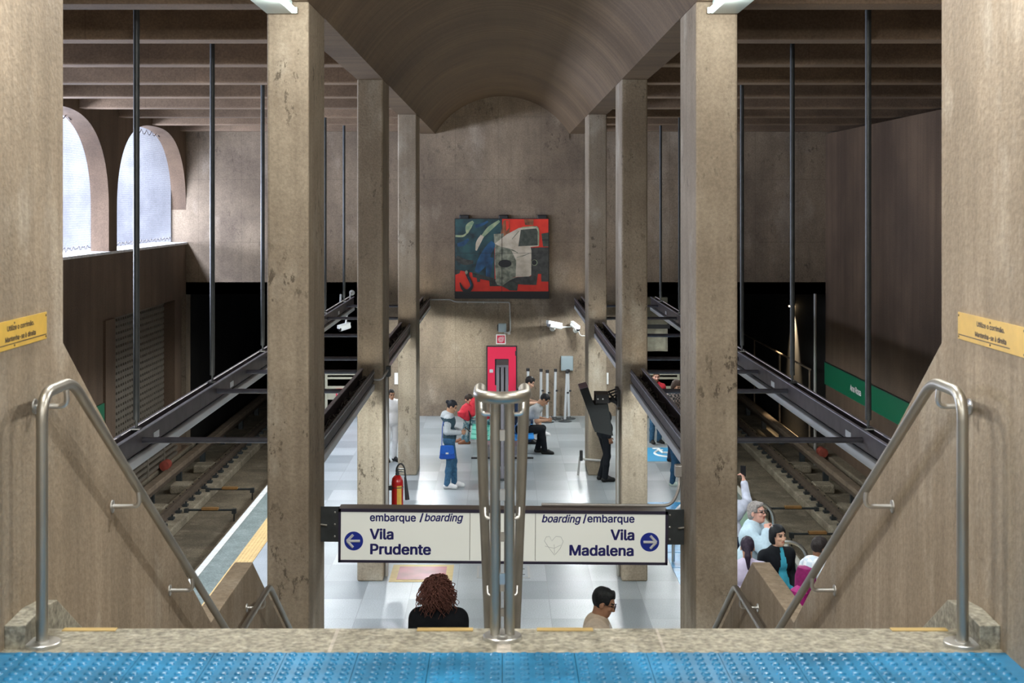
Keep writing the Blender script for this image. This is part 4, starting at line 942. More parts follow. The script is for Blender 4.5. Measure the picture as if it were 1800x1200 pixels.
# ------------------------------------------------------------------ people
def rc(p, a, b, ra, rb):
    a = np.asarray(a, float); b = np.asarray(b, float); ab = b-a; L2 = max(1e-9, ab @ ab)
    t = np.clip(((p-a) @ ab)/L2, 0, 1); q = p-a-t[:, None]*ab
    return np.sqrt((q*q).sum(1))-(ra+t*(rb-ra))
def el(p, c, r):
    q = (p-np.asarray(c, float))/np.asarray(r, float); l = np.sqrt((q*q).sum(1)); return (l-1)*min(r)
def smin(a, b, k):
    h = np.clip(.5+.5*(b-a)/k, 0, 1); return b*(1-h)+a*h-k*h*(1-h)
def union(p, prims, k, grow=0):
    d = None
    for (a, b, ra, rb) in prims:
        e = rc(p, a, b, ra+grow, rb+grow); d = e if d is None else smin(d, e, k)
    return d
def nets(fn, lo, hi, h):
    lo = np.array(lo, float); n = np.maximum(3, np.ceil((np.array(hi)-lo)/h).astype(int)+1)
    g = np.stack(np.meshgrid(*[np.arange(k) for k in n], indexing='ij'), -1)
    v = fn(lo+g.reshape(-1, 3)*h).reshape(n); s = v < 0
    c = np.zeros(n-1, int)
    for dx in (0, 1):
        for dy in (0, 1):
            for dz in (0, 1): c += s[dx:n[0]-1+dx, dy:n[1]-1+dy, dz:n[2]-1+dz]
    act = (c > 0) & (c < 8); I = np.argwhere(act)
    if len(I) == 0: return np.zeros((0, 3)), []
    idx = -np.ones(n-1, int); idx[act] = np.arange(len(I))
    acc = np.zeros((len(I), 3)); cnt = np.zeros(len(I))
    for ax in range(3):
        o1, o2 = [q for q in range(3) if q != ax]
        for u in (0, 1):
            for w_ in (0, 1):
                A = I.copy(); A[:, o1] += u; A[:, o2] += w_; B = A.copy(); B[:, ax] += 1
                va, vb_ = v[tuple(A.T)], v[tuple(B.T)]; m = (va < 0) != (vb_ < 0)
                t = np.where(m, va/np.where(m, va-vb_, 1), 0); P = A.astype(float); P[:, ax] += t
                acc += P*m[:, None]; cnt += m
    V = lo+acc/cnt[:, None]*h; F = []
    for ax in range(3):
        o1, o2 = [(1, 2), (2, 0), (0, 1)][ax]
        a = np.take(s, range(n[ax]-1), ax); b = np.take(s, range(1, n[ax]), ax); E_ = np.argwhere(a != b)
        E_ = E_[(E_[:, o1] > 0) & (E_[:, o2] > 0) & (E_[:, o1] < n[o1]-1) & (E_[:, o2] < n[o2]-1)]
        q = []
        for (u, w_) in ((-1, -1), (0, -1), (0, 0), (-1, 0)):
            A = E_.copy(); A[:, o1] += u; A[:, o2] += w_; q.append(idx[tuple(A.T)])
        q = np.stack(q, 1); fl = ~s[tuple(E_.T)]; q[fl] = q[fl][:, ::-1]; F.append(q)
    return V, np.concatenate(F)
def bounds(prims, pad):
    P = np.array([q for a in prims for q in (np.asarray(a[0])-max(a[2:]), np.asarray(a[0])+max(a[2:]), np.asarray(a[1])-max(a[2:]), np.asarray(a[1])+max(a[2:]))])
    return P.min(0)-pad, P.max(0)+pad
def mesh_obj(name, V, F, mats, mi, parent=None):
    me = bpy.data.meshes.new(name); me.from_pydata([tuple(x) for x in V], [], [tuple(int(q) for q in f) for f in F])
    for m in mats: me.materials.append(m)
    if mi is not None: me.polygons.foreach_set('material_index', [int(x) for x in mi])
    me.polygons.foreach_set('use_smooth', [True]*len(me.polygons))
    o = bpy.data.objects.new(name, me); C.objects.link(o)
    if parent: o.parent = parent
    return o
MC = {}
def cm(name, col, rough=.8, var=.12, vs=25):
    if name not in MC: MC[name] = plain(name, col, rough, var=var, vs=vs, spec=.2)
    return MC[name]
SKIN = {'light': (.55, .33, .23), 'tan': (.40, .22, .14), 'brown': (.20, .10, .06), 'dark': (.09, .045, .03), 'pink': (.58, .32, .25)}
def J(**kw):
    """joints of a 1.75 m figure facing +Y"""
    d = dict(pel=(0, 0, .97), waist=(0, .01, 1.10), chest=(0, 0, 1.30), neck=(0, -.015, 1.475), head=(0, .02, 1.625), pitch=0, yaw=0, roll=0,
             shR=(.175, -.01, 1.425), elR=(.225, -.04, 1.14), wrR=(.235, .04, .90), shL=(-.175, -.01, 1.425), elL=(-.225, -.04, 1.14), wrL=(-.235, .04, .90),
             hipR=(.09, 0, .94), knR=(.10, .02, .51), anR=(.10, -.03, .09), toeR=(.12, .14, .03), hipL=(-.09, 0, .94), knL=(-.10, .02, .51), anL=(-.10, -.03, .09), toeL=(-.12, .14, .03),
             curlR=.5, curlL=.5)
    d.update(kw); return d
def SIT(lean=.1, **kw):
    d = J(pel=(0, 0, .53), waist=(0, .02+lean*.25, .66), chest=(0, .04+lean*.9, .86), neck=(0, .06+lean*1.5, 1.03), head=(0, .13+lean*1.8, 1.15), pitch=35,
          shR=(.175, .05+lean*1.35, .985), shL=(-.175, .05+lean*1.35, .985), elR=(.22, .14+lean, .73), elL=(-.22, .14+lean, .73), wrR=(.07, .36+lean, .72), wrL=(-.07, .36+lean, .72),
          hipR=(.09, .03, .51), hipL=(-.09, .03, .51), knR=(.11, .45, .53), knL=(-.11, .45, .53), anR=(.11, .43, .10), anL=(-.11, .43, .10), toeR=(.12, .60, .03), toeL=(-.12, .60, .03))
    d.update(kw); return d
def hand_prims(w_, el_, side, curl, tgt=None):
    w_ = np.asarray(w_, float); d = w_-np.asarray(el_, float); d /= np.linalg.norm(d)
    ref = np.array([-side, .15, .2]); n = ref-d*(ref @ d); n /= np.linalg.norm(n); t = np.cross(n, d)
    if t[1] < 0: t = -t
    pr = [(w_, w_+d*.03, .026, .026)]
    for s_ in (-.025, 0, .025): pr.append((w_+d*.02+t*s_*.7, w_+d*.085+t*s_, .014, .013))
    for s_, ln in ((-.033, .060), (-.011, .078), (.011, .084), (.032, .074)):
        a = w_+d*.085+t*s_; ang = curl*.9; m = a+(d*math.cos(ang)+n*math.sin(ang))*ln*.52; e = m+(d*math.cos(ang*2.1)+n*math.sin(ang*2.1))*ln*.48
        pr += [(a, m, .0095, .009), (m, e, .009, .0072)]
    a = w_+d*.025+t*.028; m = a+(d*.6+t*.7+n*.35)*.036; e = m+(d*.85+t*.25+n*.4)*.032
    pr += [(a, m, .0125, .0105), (m, e, .0105, .0085)]
    return pr
def person(label, loc, face, h, P, skin='light', top=None, sleeves=None, sleeve=1., bottom=None, leg=1., shoe=None, sole=None, hair='short', hairc=(.015, .012, .012), wide=1., topfn=None, topmats=(), bottomfn=None, bottommats=(), vox=.014, extra_top=(), glasses=False, hood=False, skirt=0, beard=False, bulk=0):
    g = {k: np.array(v, float) if isinstance(v, tuple) else v for k, v in P.items()}
    for q_ in ('shR', 'shL'): g[q_] = g[q_]-np.array([0, 0, .028])
    sv = (g['shR']-g['shL'])/np.linalg.norm(g['shR']-g['shL']); hv = (g['hipR']-g['hipL'])/np.linalg.norm(g['hipR']-g['hipL'])
    torso = [(g['chest']-sv*.085*wide, g['chest']+sv*.085*wide, .108, .108), (g['chest']+(g['neck']-g['chest'])*.36-sv*.095*wide, g['chest']+(g['neck']-g['chest'])*.36+sv*.095*wide, .085, .085),
             (g['waist']-hv*.065*wide, g['waist']+hv*.065*wide, .098, .098), (g['neck']-np.array([0, 0, .055]), g['shL'], .066, .055), (g['neck']-np.array([0, 0, .055]), g['shR'], .066, .055), (g['shL']-np.array([0, 0, .03]), g['shR']-np.array([0, 0, .03]), .058, .058)]
    pelv = [(g['pel']-hv*.075*wide, g['pel']+hv*.075*wide, .115, .115)]
    arms = {}; legs = {}
    for s_ in 'RL':
        arms[s_] = [(g['sh'+s_], g['el'+s_], .056, .043), (g['el'+s_], g['wr'+s_], .042, .027)]
        legs[s_] = [(g['hip'+s_], g['kn'+s_], .088, .056), (g['kn'+s_], g['kn'+s_]*.62+g['an'+s_]*.38+np.array([0, -.012, 0]), .054, .055), (g['kn'+s_]*.6+g['an'+s_]*.4, g['an'+s_], .052, .038), (g['an'+s_], (g['an'+s_]+g['toe'+s_])/2, .036, .03)]
    neck = [(g['neck']-np.array([0, 0, .03]), g['head']-np.array([0, .01, .05]), .058, .052)]
    allp = torso+pelv+arms['R']+arms['L']+legs['R']+legs['L']+neck
    lo, hi = bounds(allp, .04)
    V, F = nets(lambda p: union(p, allp, .045), lo, hi, vox)
    root_mats = [cm('skin_'+skin, SKIN[skin], .55, .06, 30), cm('lip_'+skin, tuple(c*f for c, f in zip(SKIN[skin], (.8, .5, .5))), .5, .05), cm('brow_%.2f' % hairc[0], hairc, .8, .1), cm('eye_white', (.6, .58, .55), .3, .02), cm('iris', (.02, .012, .01), .3, .02)]
    MI = [np.zeros(len(F), int)]
    # head
    Rh = np.array((Euler((-math.radians(g['pitch']), math.radians(g['roll']), math.radians(g['yaw'])), 'XYZ')).to_matrix())
    hc = g['head']
    def tl(p): return (p-hc) @ Rh
    def headf(p):
        q = tl(p)
        d = el(q, (0, -.012, .035), (.076, .096, .095)); d = smin(d, el(q, (0, .03, -.045), (.057, .062, .075)), .03)
        d = smin(d, el(q, (0, .055, -.088), (.030, .030, .027)), .025)
        d = smin(d, rc(q, (0, .086, .022), (0, .108, -.026), .008, .0125), .012); d = smin(d, rc(q, (-.012, .094, -.03), (.012, .094, -.03), .008, .008), .01)
        d = smin(d, rc(q, (-.032, .078, .036), (.032, .078, .036), .012, .012), .012)
        for s_ in (-1, 1):
            d = -smin(-d, el(q, (s_*.031, .098, .012), (.017, .012, .011)), .008)
            d = smin(d, el(q, (s_*.077, -.012, -.005), (.010, .022, .032)), .008)
            d = smin(d, el(q, (s_*.042, .066, -.018), (.022, .02, .018)), .015)
        d = smin(d, rc(q, (-.014, .087, -.056), (.014, .087, -.056), .0075, .0075), .006)
        d = smin(d, rc(q, (0, -.02, -.06), tuple(tl(g['neck'][None])[0]), .05, .055), .03)
        return d
    cs = np.array([[x, y, z] for x in (-.10, .10) for y in (-.13, .14) for z in (-.17, .15)]) @ Rh.T+hc
    V2, F2 = nets(headf, cs.min(0), cs.max(0), .0065); q = tl(V2)[F2].mean(1) if len(F2) else np.zeros((0, 3))
    m2 = np.zeros(len(F2), int)
    ax_ = np.abs(q[:, 0])
    m2[(ax_ < .024) & (q[:, 2] > -.066) & (q[:, 2] < -.047) & (q[:, 1] > .07)] = 1
    m2[(ax_ > .012) & (ax_ < .05) & (q[:, 2] > .029) & (q[:, 2] < .041) & (q[:, 1] > .06)] = 2
    m2[(((ax_-.031)/.016)**2+((q[:, 2]-.012)/.009)**2 < 1) & (q[:, 1] > .05)] = 4
    if beard: m2[(q[:, 2] < -.042) & (q[:, 1] > .0) & (q[:, 2] > -.125) & (m2 != 1)] = 2
    Vs, Fs = [V, V2], [F, F2+len(V)]; MI.append(m2); off = len(V)+len(V2)
    for s_, sg in (('R', 1), ('L', -1)):
        hp = hand_prims(g['wr'+s_], g['el'+s_], sg, g['curl'+s_]); lo, hi = bounds(hp, .02)
        v3, f3 = nets(lambda p: union(p, hp, .008), lo, hi, .0065); Vs.append(v3); Fs.append(f3+off); off += len(v3); MI.append(np.zeros(len(f3), int))
    body = mesh_obj('person', np.concatenate(Vs), np.concatenate(Fs), root_mats, np.concatenate(MI))
    tag(body, label, 'person')
    # clothes
    if top:
        tp = list(torso)+[(g['waist'], g['waist']*.3+g['pel']*.7, .105, .112)]+[(g['neck']-np.array([0, 0, .07]), g['neck']-np.array([0, 0, .03]), .075, .066)]
        tp += [(g['pel']*.6+g['waist']*.4-hv*.07*wide, g['pel']*.6+g['waist']*.4+hv*.07*wide, .108, .108)]
        if hood: tp += [(g['neck']+np.array([-.07, -.06, -.01]), g['neck']+np.array([.07, -.06, -.01]), .05, .05), (g['neck']+np.array([0, -.09, -.05]), g['neck']+np.array([0, -.08, -.01]), .06, .05)]
        tp += list(extra_top); ap = []
        for s_ in 'RL':
            (a, b, ra, rb), (c, d, rc_, rd) = arms[s_]
            if sleeve >= .5: ap.append((a, b, ra+.006, rb+.006)); e = c+(d-c)*min(1, (sleeve-.5)*2)*.93; ap.append((c, e, rc_+.006, rd+.010)) if sleeve > .52 else None
            else: ap.append((a, a+(b-a)*sleeve*2, ra+.012, rb+.014))
        gr = .014+bulk; lo, hi = bounds(tp+ap, .05+bulk)
        def ft(p): return smin(union(p, tp, .05, gr), union(p, ap, .03, gr-.002), .025)
        tv, tf = nets(ft, lo, hi, vox); fc = tv[tf].mean(1)
        mats = [top, sleeves or top]+list(topmats); mi = (union(fc, ap, .03, gr) < union(fc, tp, .05, gr)-.006).astype(int)
        if topfn: mi = topfn(fc, mi, g)
        mesh_obj('upper_garment', tv, tf, mats, mi, body)
    if bottom:
        bp = list(pelv)+[(g['pel'], g['pel']*.7+g['waist']*.3, .11, .10)]
        for s_ in 'RL':
            L1 = legs[s_]; bp.append((L1[0][0], L1[0][1] if leg >= .5 else L1[0][0]+(L1[0][1]-L1[0][0])*leg*2, L1[0][2], L1[0][3]+(.012 if leg <= .5 else .004)))
            if leg > .5: bp += [(L1[1][0], L1[1][1], L1[1][2]+.004, L1[1][3]+.002), (L1[2][0], L1[2][1]+np.array([0, 0, .0]), L1[2][2]+.002, L1[2][3]+.012)]
        lo, hi = bounds(bp, .04); bv, bf = nets(lambda p: union(p, bp, .03, .010), lo, hi, vox)
        mi = None if not bottomfn else bottomfn(bv[bf].mean(1), g)
        mesh_obj('trousers' if leg > .5 else 'shorts', bv, bf, [bottom]+list(bottommats), mi, body)
    if shoe:
        for s_ in 'RL':
            an, toe = g['an'+s_], g['toe'+s_]; d = toe-an; d = d/np.linalg.norm(d); dn = np.array([0, 0, -1.]); z0 = min(an[2]-.085, toe[2]-.03)
            he = an+np.array([0, 0, -.045])-np.array([d[0], d[1], 0])*.03
            sp_ = [(he, an+np.array([0, 0, .005]), .042, .046), (he, toe+np.array([0, 0, .012])*1, .043, .040), (an*.5+toe*.5+np.array([0, 0, .01]), toe, .046, .036)]
            lo, hi = bounds(sp_, .02)
            def fs(p):
                v_ = union(p, sp_, .03)
                return np.maximum(v_, z0-p[:, 2]) if abs(d[2]) < .6 else v_
            sv_, sf_ = nets(fs, lo, hi, .010); fc = sv_[sf_].mean(1); mi = (fc[:, 2] < z0+.022).astype(int)
            mesh_obj('shoe', sv_, sf_, [shoe, sole or shoe], mi, body)
    # hair
    hm = cm('hair_%.3f_%.3f' % hairc[:2], hairc, .6, .35, 60)
    if hair != 'none':
        ex = []
        rr = random.Random(len(label))
        if hair == 'curly':
            for _ in range(0):
                t, u = rr.uniform(0, 2*PI), rr.uniform(-1, 1); rd = (1-u*u)**.5; c = np.array([.105*rd*math.cos(t), -.035+.105*rd*math.sin(t), .0+.135*u]); c[1] = min(c[1], .05 if c[2] > .06 else .0)
                ex.append((c*np.array([1.12, 1, 1.02]), rr.uniform(.014, .026)))
            for _ in range(0): t = rr.uniform(0, 1); ex.append((np.array([rr.uniform(-.15, .10)*(1-.45*t), rr.uniform(-.13, -.05), -.06-.20*t]), rr.uniform(.010, .019)))
        def hairf(p):
            q = tl(p); x, y, z = q.T
            if hair == 'curly':
                d = el(q, (0, -.03, .03), (.092, .11, .112)); d = smin(d, el(q, (0, -.06, -.04), (.088, .055, .08)), .03)+.006*np.sin(x*130+z*60)*np.sin(z*110+y*70); d = np.maximum(d, -np.maximum(.045-y, z-.08))
                for c, r in ex: d = smin(d, np.sqrt(((q-c)**2).sum(1))-r, .008)
                return d
            if hair == 'bob':
                d = el(q, (0, -.012, .038), (.094, .112, .108)); d = smin(d, el(q, (0, -.035, -.035), (.094, .075, .082)), .03)
                d = np.maximum(d, -np.maximum(np.maximum(.012-y, z-.078+.35*np.abs(x)), np.abs(x)-.074)); return d
            d = el(q, (0, -.014, .037), (.083, .105, .104))+.003*np.sin(x*90)*np.sin(y*80+z*60)
            d = np.maximum(d, -np.maximum(.045-y, z-.078)); d = np.maximum(d, -np.maximum(-.005-y, z-.012)); d = np.maximum(d, -.075-z+.3*np.minimum(0, y+.05))
            if hair == 'swept': d = smin(d, el(q, (0, -.06, -.02), (.083, .055, .08)), .02); d = smin(d, rc(q, (-.05, .05, .10), (.05, .055, .095), .022, .022), .02)
            if hair == 'full': d = smin(d, rc(q, (-.045, .045, .108), (.045, .045, .108), .022, .022), .025); d = smin(d, el(q, (0, -.05, .06), (.088, .07, .075)), .02)
            if hair == 'bun': d = smin(d, el(q, (0, -.128, .045), (.038, .036, .038)), .01)
            if hair == 'pony': d = smin(d, rc(q, (0, -.10, .02), (0, -.13, -.10), .038, .034), .02); d = smin(d, rc(q, (0, -.13, -.10), (.01, -.12, -.24), .036, .016), .02)
            if hair == 'long': d = smin(d, rc(q, (0, -.07, -.02), (0, -.10, -.26), .085, .07), .03)
            return d
        mg = .17 if hair in ('curly', 'pony', 'long') else .14; zl = -.34 if hair in ('pony', 'long', 'curly') else -.17
        cs = np.array([[x, y, z] for x in (-mg, mg) for y in (-mg-.05, .14) for z in (zl, .18)]) @ Rh.T+hc
        hv_, hf_ = nets(hairf, cs.min(0), cs.max(0), .0085)
        if hair == 'curly':
            sb_ = MB()
            for _ in range(430):
                t, u = rr.uniform(0, 2*PI), rr.uniform(-.5, 1); rd = (1-u*u)**.5; p0 = np.array([.095*rd*math.cos(t), -.03+.105*rd*math.sin(t), .035+.11*u])
                if p0[1] > .03: p0[1] = rr.uniform(-.12, .02)
                out = p0-np.array([0, -.03, .03]); out /= np.linalg.norm(out); ln = rr.uniform(.09, .19); ph = rr.uniform(0, 6); side = rr.uniform(-.25, .15); pts = []
                for k_ in range(15):
                    f = k_/14; c = p0+out*(.045*math.sin(min(1, f*2)*PI/2))+np.array([side*.3*f, -.02*f, -ln*f*f])
                    a_ = ph+f*ln*95; c = c+np.array([math.cos(a_), math.sin(a_), .4*math.sin(a_+1)])*.013*(.4+f); pts.append(tuple(Rh @ c+hc))
                sb_.tube(pts, [.0052*(1-.5*k_/14) for k_ in range(15)], 5)
            n0 = len(hv_); hv_ = np.concatenate([hv_, np.array(sb_.v)]); hf_ = [tuple(x) for x in hf_]+[tuple(x+n0 for x in f) for f in sb_.f]
        mesh_obj('hair', hv_, hf_, [hm], None, body)
    if glasses:
        b = MB()
        for s_ in (-1, 1):
            c = np.array([s_*.032, .108, .012]); pts = [Rh @ (c+np.array([.026*math.cos(t), 0, .019*math.sin(t)]))+hc for t in np.linspace(0, 2*PI, 15)]; b.tube([tuple(p) for p in pts], .0035, 5)
            b.tube([tuple(Rh @ np.array(c_)+hc) for c_ in ((s_*.058, .105, .016), (s_*.085, .0, .012))], .003, 5)
        b.tube([tuple(Rh @ np.array(c_)+hc) for c_ in ((-.008, .112, .014), (.008, .112, .014))], .003, 5); b.build('eyeglasses', M['black'], body)
    s = h/1.75
    body.location = loc; body.rotation_euler = (0, 0, face); body.scale = (s, s, s)
    body['_j'] = 0; del body['_j']
    def world(p): return Matrix.Translation(loc) @ Matrix.Rotation(face, 4, 'Z') @ Matrix.Scale(s, 4) @ Vector(p)
    return body, g, world
def heading(dx, dy): return math.atan2(dy, dx)-PI/2      # rotation that turns +Y into (dx, dy)
def phone(pt, label, rot=(0, 0, 0), h=.14):
    o = MB().box(-.035, .035, -.005, .005, -h/2, h/2).build('mobile_phone', M['black_gloss'], bevel=.004); o.location = pt; o.rotation_euler = rot
    return tag(o, label, 'phone')
JEAN = cm('blue_denim', (.04, .105, .185), .85, .25); JEAN_D = cm('dark_denim', (.015, .05, .10), .85, .2); BLACK = cm('black_cloth', (.0065, .008, .011), .85, .2); NAVY = cm('navy_cloth', (.018, .03, .06), .85, .2)
GREY = cm('grey_marl', (.40, .43, .46), .85, .08); WHITE = cm('white_cloth', (.68, .68, .70), .85, .06); BEIGE = cm('beige_jacket', (.62, .53, .42), .8, .08); RED = cm('red_cloth', (.50, .03, .045), .8, .15)
LBLUE = cm('pale_blue_knit', (.42, .54, .62), .85, .08); LILAC = cm('lilac_cloth', (.50, .45, .58), .85, .06); TEAL = cm('teal_cloth', (.05, .34, .46), .8, .1); MAG = cm('magenta_nylon', (.19, .006, .085), .5, .2)
WSHOE = cm('white_shoe', (.62, .62, .62), .6, .05); BSHOE = cm('black_shoe', (.01, .01, .01), .5, .1); GSHOE = cm('grey_shoe', (.33, .40, .36), .6, .1); BRSHOE = cm('brown_shoe', (.20, .08, .04), .6, .1)
def checked(name, c1, c2, sc):
    m, nt, b = nodes(name); tc = nt.nodes.new('ShaderNodeTexCoord')
    cols = None
    ck = nt.nodes.new('ShaderNodeTexChecker'); ck.inputs['Scale'].default_value = sc; ck.inputs['Color1'].default_value = (*c1, 1); ck.inputs['Color2'].default_value = (*c2, 1)
    nt.links.new(tc.outputs['Object'], ck.inputs['Vector']); nt.links.new(ck.outputs[0], b.inputs['Base Color']); b.inputs['Roughness'].default_value = .85; return m
PLAID = checked('plaid_shirt', (.035, .035, .035), (.30, .24, .22), 18); HPLAID = checked('pale_plaid', (.50, .58, .66), (.66, .68, .72), 14); PATT = paint('printed_leggings', (.03, .09, .12), (.10, .2, .24), (.45, .47, .45), sc=14)

# woman with curly hair, seen from behind on the lower stairs
person('woman with curly reddish hair and black top going down the stairs', (-.535, 11.96, .495), heading(.05, 1), 1.60, J(wrR=(.22, .12, .93), wrL=(-.24, .1, .92), pitch=8), skin='tan', top=BLACK, bottom=NAVY, shoe=BSHOE, hair='curly', hairc=(.135, .058, .045), wide=1.05, bulk=.018, vox=.012)
# man in the beige jacket
def open_collar(fc, mi, g):
    r = mi*0; r[(np.abs(fc[:, 0]) < .035) & (fc[:, 1] > .06) & (fc[:, 2] > 1.22)] = 2; r[(fc[:, 2] > 1.44) & (np.abs(fc[:, 0]) < .09)] = 3; return r
person('man with dark hair and beige jacket at the foot of the stairs looking down', (.84, 12.48, .165), heading(1, -.12), 1.71, J(pitch=22, head=(0, .05, 1.62), wrR=(.2, .2, .98), elR=(.225, .0, 1.14)), skin='tan', top=BEIGE, bottom=NAVY, shoe=BSHOE, hair='full', hairc=(.016, .018, .020), glasses=True, topfn=open_collar, topmats=(WHITE, cm('beige_collar', (.55, .46, .35), .8, .08)), bulk=.012, vox=.012)
# woman with phone, jeans and blue bag
def vest(fc, mi, g):
    return np.where((mi == 0) & (fc[:, 2] < 1.42), 2, mi)
_, g, wd_ = person('woman in grey hoodie, dark vest and jeans standing reading a phone', (-.98, 26.3, 0), heading(1, -.05), 1.62, J(pitch=30, head=(0, .05, 1.615), elR=(.235, -.03, 1.15), wrR=(.12, .23, 1.12), elL=(-.235, -.02, 1.15), wrL=(-.08, .24, 1.12), curlR=.9, curlL=.9, knL=(-.09, .08, .52), anL=(-.09, .09, .09), toeL=(-.1, .26, .03), anR=(.1, -.04, .09), toeR=(.11, .13, .03)), skin='tan', top=GREY, sleeves=GREY, topfn=vest, topmats=(cm('dark_vest', (.035, .065, .085), .8, .15),), bottom=JEAN, shoe=WSHOE, sole=WHITE, hair='bun', hairc=(.012, .013, .018), hood=True)
phone(wd_((.02, .37, 1.17)), 'phone held by the woman in the grey hoodie', (math.radians(50), 0, heading(1, 0)))
o = thing('shoulder_bag', 'blue shoulder bag hanging at the hip of the woman in jeans', 'bag', wd_((.25, -.02, .76))); org = Vector((0, 0, 0))
b = MB(); pr = [(-.145, -.10), (-.13, -.13), (.13, -.13), (.145, -.10), (.11, .12), (-.11, .12)]; b.prism(pr, 1, -.05, .05); b.build('bag_body', cm('blue_leather', (.015, .07, .34), .4, .1), o, bevel=.02)
b = MB(); b.prism([(-.12, .125), (.12, .125), (.135, -.02), (0, -.05), (-.135, -.02)], 1, -.062, -.05); b.build('bag_flap', cm('blue_flap', (.02, .10, .42), .4, .1), o, bevel=.006)
b = MB(); b.box(-.025, .025, -.07, -.062, -.03, .0); b.build('bag_clasp', M['steel_bright'], o)
b = MB(); b.tube([(-.10, 0, .11), (-.09, .03, .45), (-.06, .12, .60)], .008, 6); b.build('bag_strap', cm('blue_leather', (.015, .07, .34)), o)
# person in white half hidden by the second pillar
person('person with dark hair and long white coat behind the second pillar', (-2.27, 29.0, 0), heading(.5, -1), 1.46, J(pitch=10), skin='tan', top=WHITE, bottom=WHITE, shoe=BSHOE, hair='long', hairc=(.012, .012, .014), bulk=.03)
# seated people
sx_ = .40
_, g, wd_ = person('seated young man with short black hair and black jeans reading a phone', (sx_, 30.0, -.02), heading(1, -.08), 1.74, SIT(.2, pitch=48, anR=(.11, .50, .10), toeR=(.12, .66, .03), anL=(-.11, .34, .10), toeL=(-.12, .50, .03), curlR=.8, curlL=.8), skin='tan', top=cm('grey_stripe', (.30, .31, .32), .85, .25, 8), sleeve=.3, bottom=BLACK, shoe=BSHOE, sole=BRSHOE, hair='short', hairc=(.010, .010, .012))
phone(wd_((0, .68, .76)), 'phone held by the seated young man in black jeans', (math.radians(40), 0, heading(1, 0)))
person('seated person with dark hair on the middle of the blue seats', (sx_-.22, 31.2, -.02), heading(1, 0), 1.66, SIT(.05, pitch=25), skin='tan', top=NAVY, bottom=NAVY, shoe=BSHOE, hair='bob', hairc=(.014, .012, .012))
person('seated man with thick black hair, navy top and dark shorts', (sx_-.06, 32.4, -.02), heading(1, -.1), 1.82, SIT(.08, pitch=30, anR=(.11, .52, .10), toeR=(.12, .70, .03)), skin='light', top=cm('navy_polo', (.025, .05, .09), .8, .1), sleeve=.3, bottom=cm('slate_shorts', (.07, .085, .10), .85, .1), leg=.5, shoe=WSHOE, sole=WHITE, hair='full', hairc=(.012, .010, .010))
person('seated person in red top and printed trousers on the mint seats', (-.36, 31.2, -.02), heading(-1, 0), 1.66, SIT(.16, pitch=40, head=(0, .38, 1.02), anR=(.11, .52, .10), toeR=(.12, .68, .03)), skin='light', top=RED, bottom=PATT, shoe=BRSHOE, sole=BRSHOE, hair='short', hairc=(.03, .02, .015))
o = thing('backpack', 'red backpack on the lap of the person in printed trousers', 'backpack', (-.86, 31.05, .56)); 
b = MB(); b.lathe([(.02, 0), (.13, .01), (.155, .06), (.15, .24), (.11, .33), (.02, .35)], seg=18); bb_ = b.build('pack_body', cm('red_nylon', (.55, .03, .05), .6, .1), o, smooth=True); bb_.rotation_euler = (0, .5, 0); bb_.scale = (1, .75, 1)
b = MB(); b.lathe([(.02, 0), (.09, .01), (.10, .1), (.02, .14)], seg=14); pk_ = b.build('front_pocket', cm('red_nylon', (.55, .03, .05)), o, smooth=True); pk_.location = (-.02, -.09, .06)
b = MB(); b.tube([(.12, -.1, .2), (.17, -.12, .05), (.15, -.12, -.22)], .012, 6); b.build('pack_strap', BLACK, o)
# man in black behind the monitor
person('man in black standing under the monitor before the third pillar', (1.93, 26.95, 0), heading(.9, .35), 1.66, J(waist=(0, .03, 1.08), chest=(-.06, .02, 1.27), neck=(-.1, .0, 1.43), head=(-.13, .03, 1.57), shR=(.08, 0, 1.38), shL=(-.27, 0, 1.38), elR=(.17, -.05, 1.12), wrR=(.2, .02, .9), elL=(-.30, .02, 1.1), wrL=(-.2, .12, .95), knL=(-.13, .12, .51), anL=(-.14, -.02, .09), toeL=(-.17, .15, .03)), skin='brown', top=BLACK, bottom=BLACK, shoe=BSHOE, hair='short')
# people on the far platform
person('bearded man in a red hooded jacket near the platform edge', (3.36, 31.1, 0), heading(.35, -1), 1.57, J(yaw=-15, elR=(.25, .0, 1.15), wrR=(.08, .24, 1.12), elL=(-.25, 0, 1.15), wrL=(-.06, .24, 1.15), curlR=.9, curlL=.9), skin='pink', top=RED, bottom=JEAN, shoe=BSHOE, sole=WHITE, hair='swept', hairc=(.10, .06, .03), hood=True, beard=True, topfn=open_collar, topmats=(WHITE, RED))
person('person in a dark plaid shirt standing next to the man in red', (3.50, 29.0, 0), heading(.75, -.7), 1.67, J(pitch=30, head=(0, .06, 1.61), elR=(.25, .02, 1.15), wrR=(.06, .28, 1.10), elL=(-.25, .02, 1.15), wrL=(-.04, .28, 1.12)), skin='light', top=PLAID, sleeve=.62, bottom=NAVY, shoe=BSHOE, hair='bob', hairc=(.05, .03, .022))
person('brown-haired person in blue jeans and grey trainers below the cable trough', (3.20, 26.5, 0), heading(1, -.2), 1.51, J(knL=(-.1, .1, .52), anL=(-.1, .14, .09), toeL=(-.11, .31, .03)), skin='light', top=cm('petrol_top', (.02, .07, .11), .8, .1), bottom=JEAN_D, shoe=GSHOE, sole=WHITE, hair='long', hairc=(.06, .035, .02))
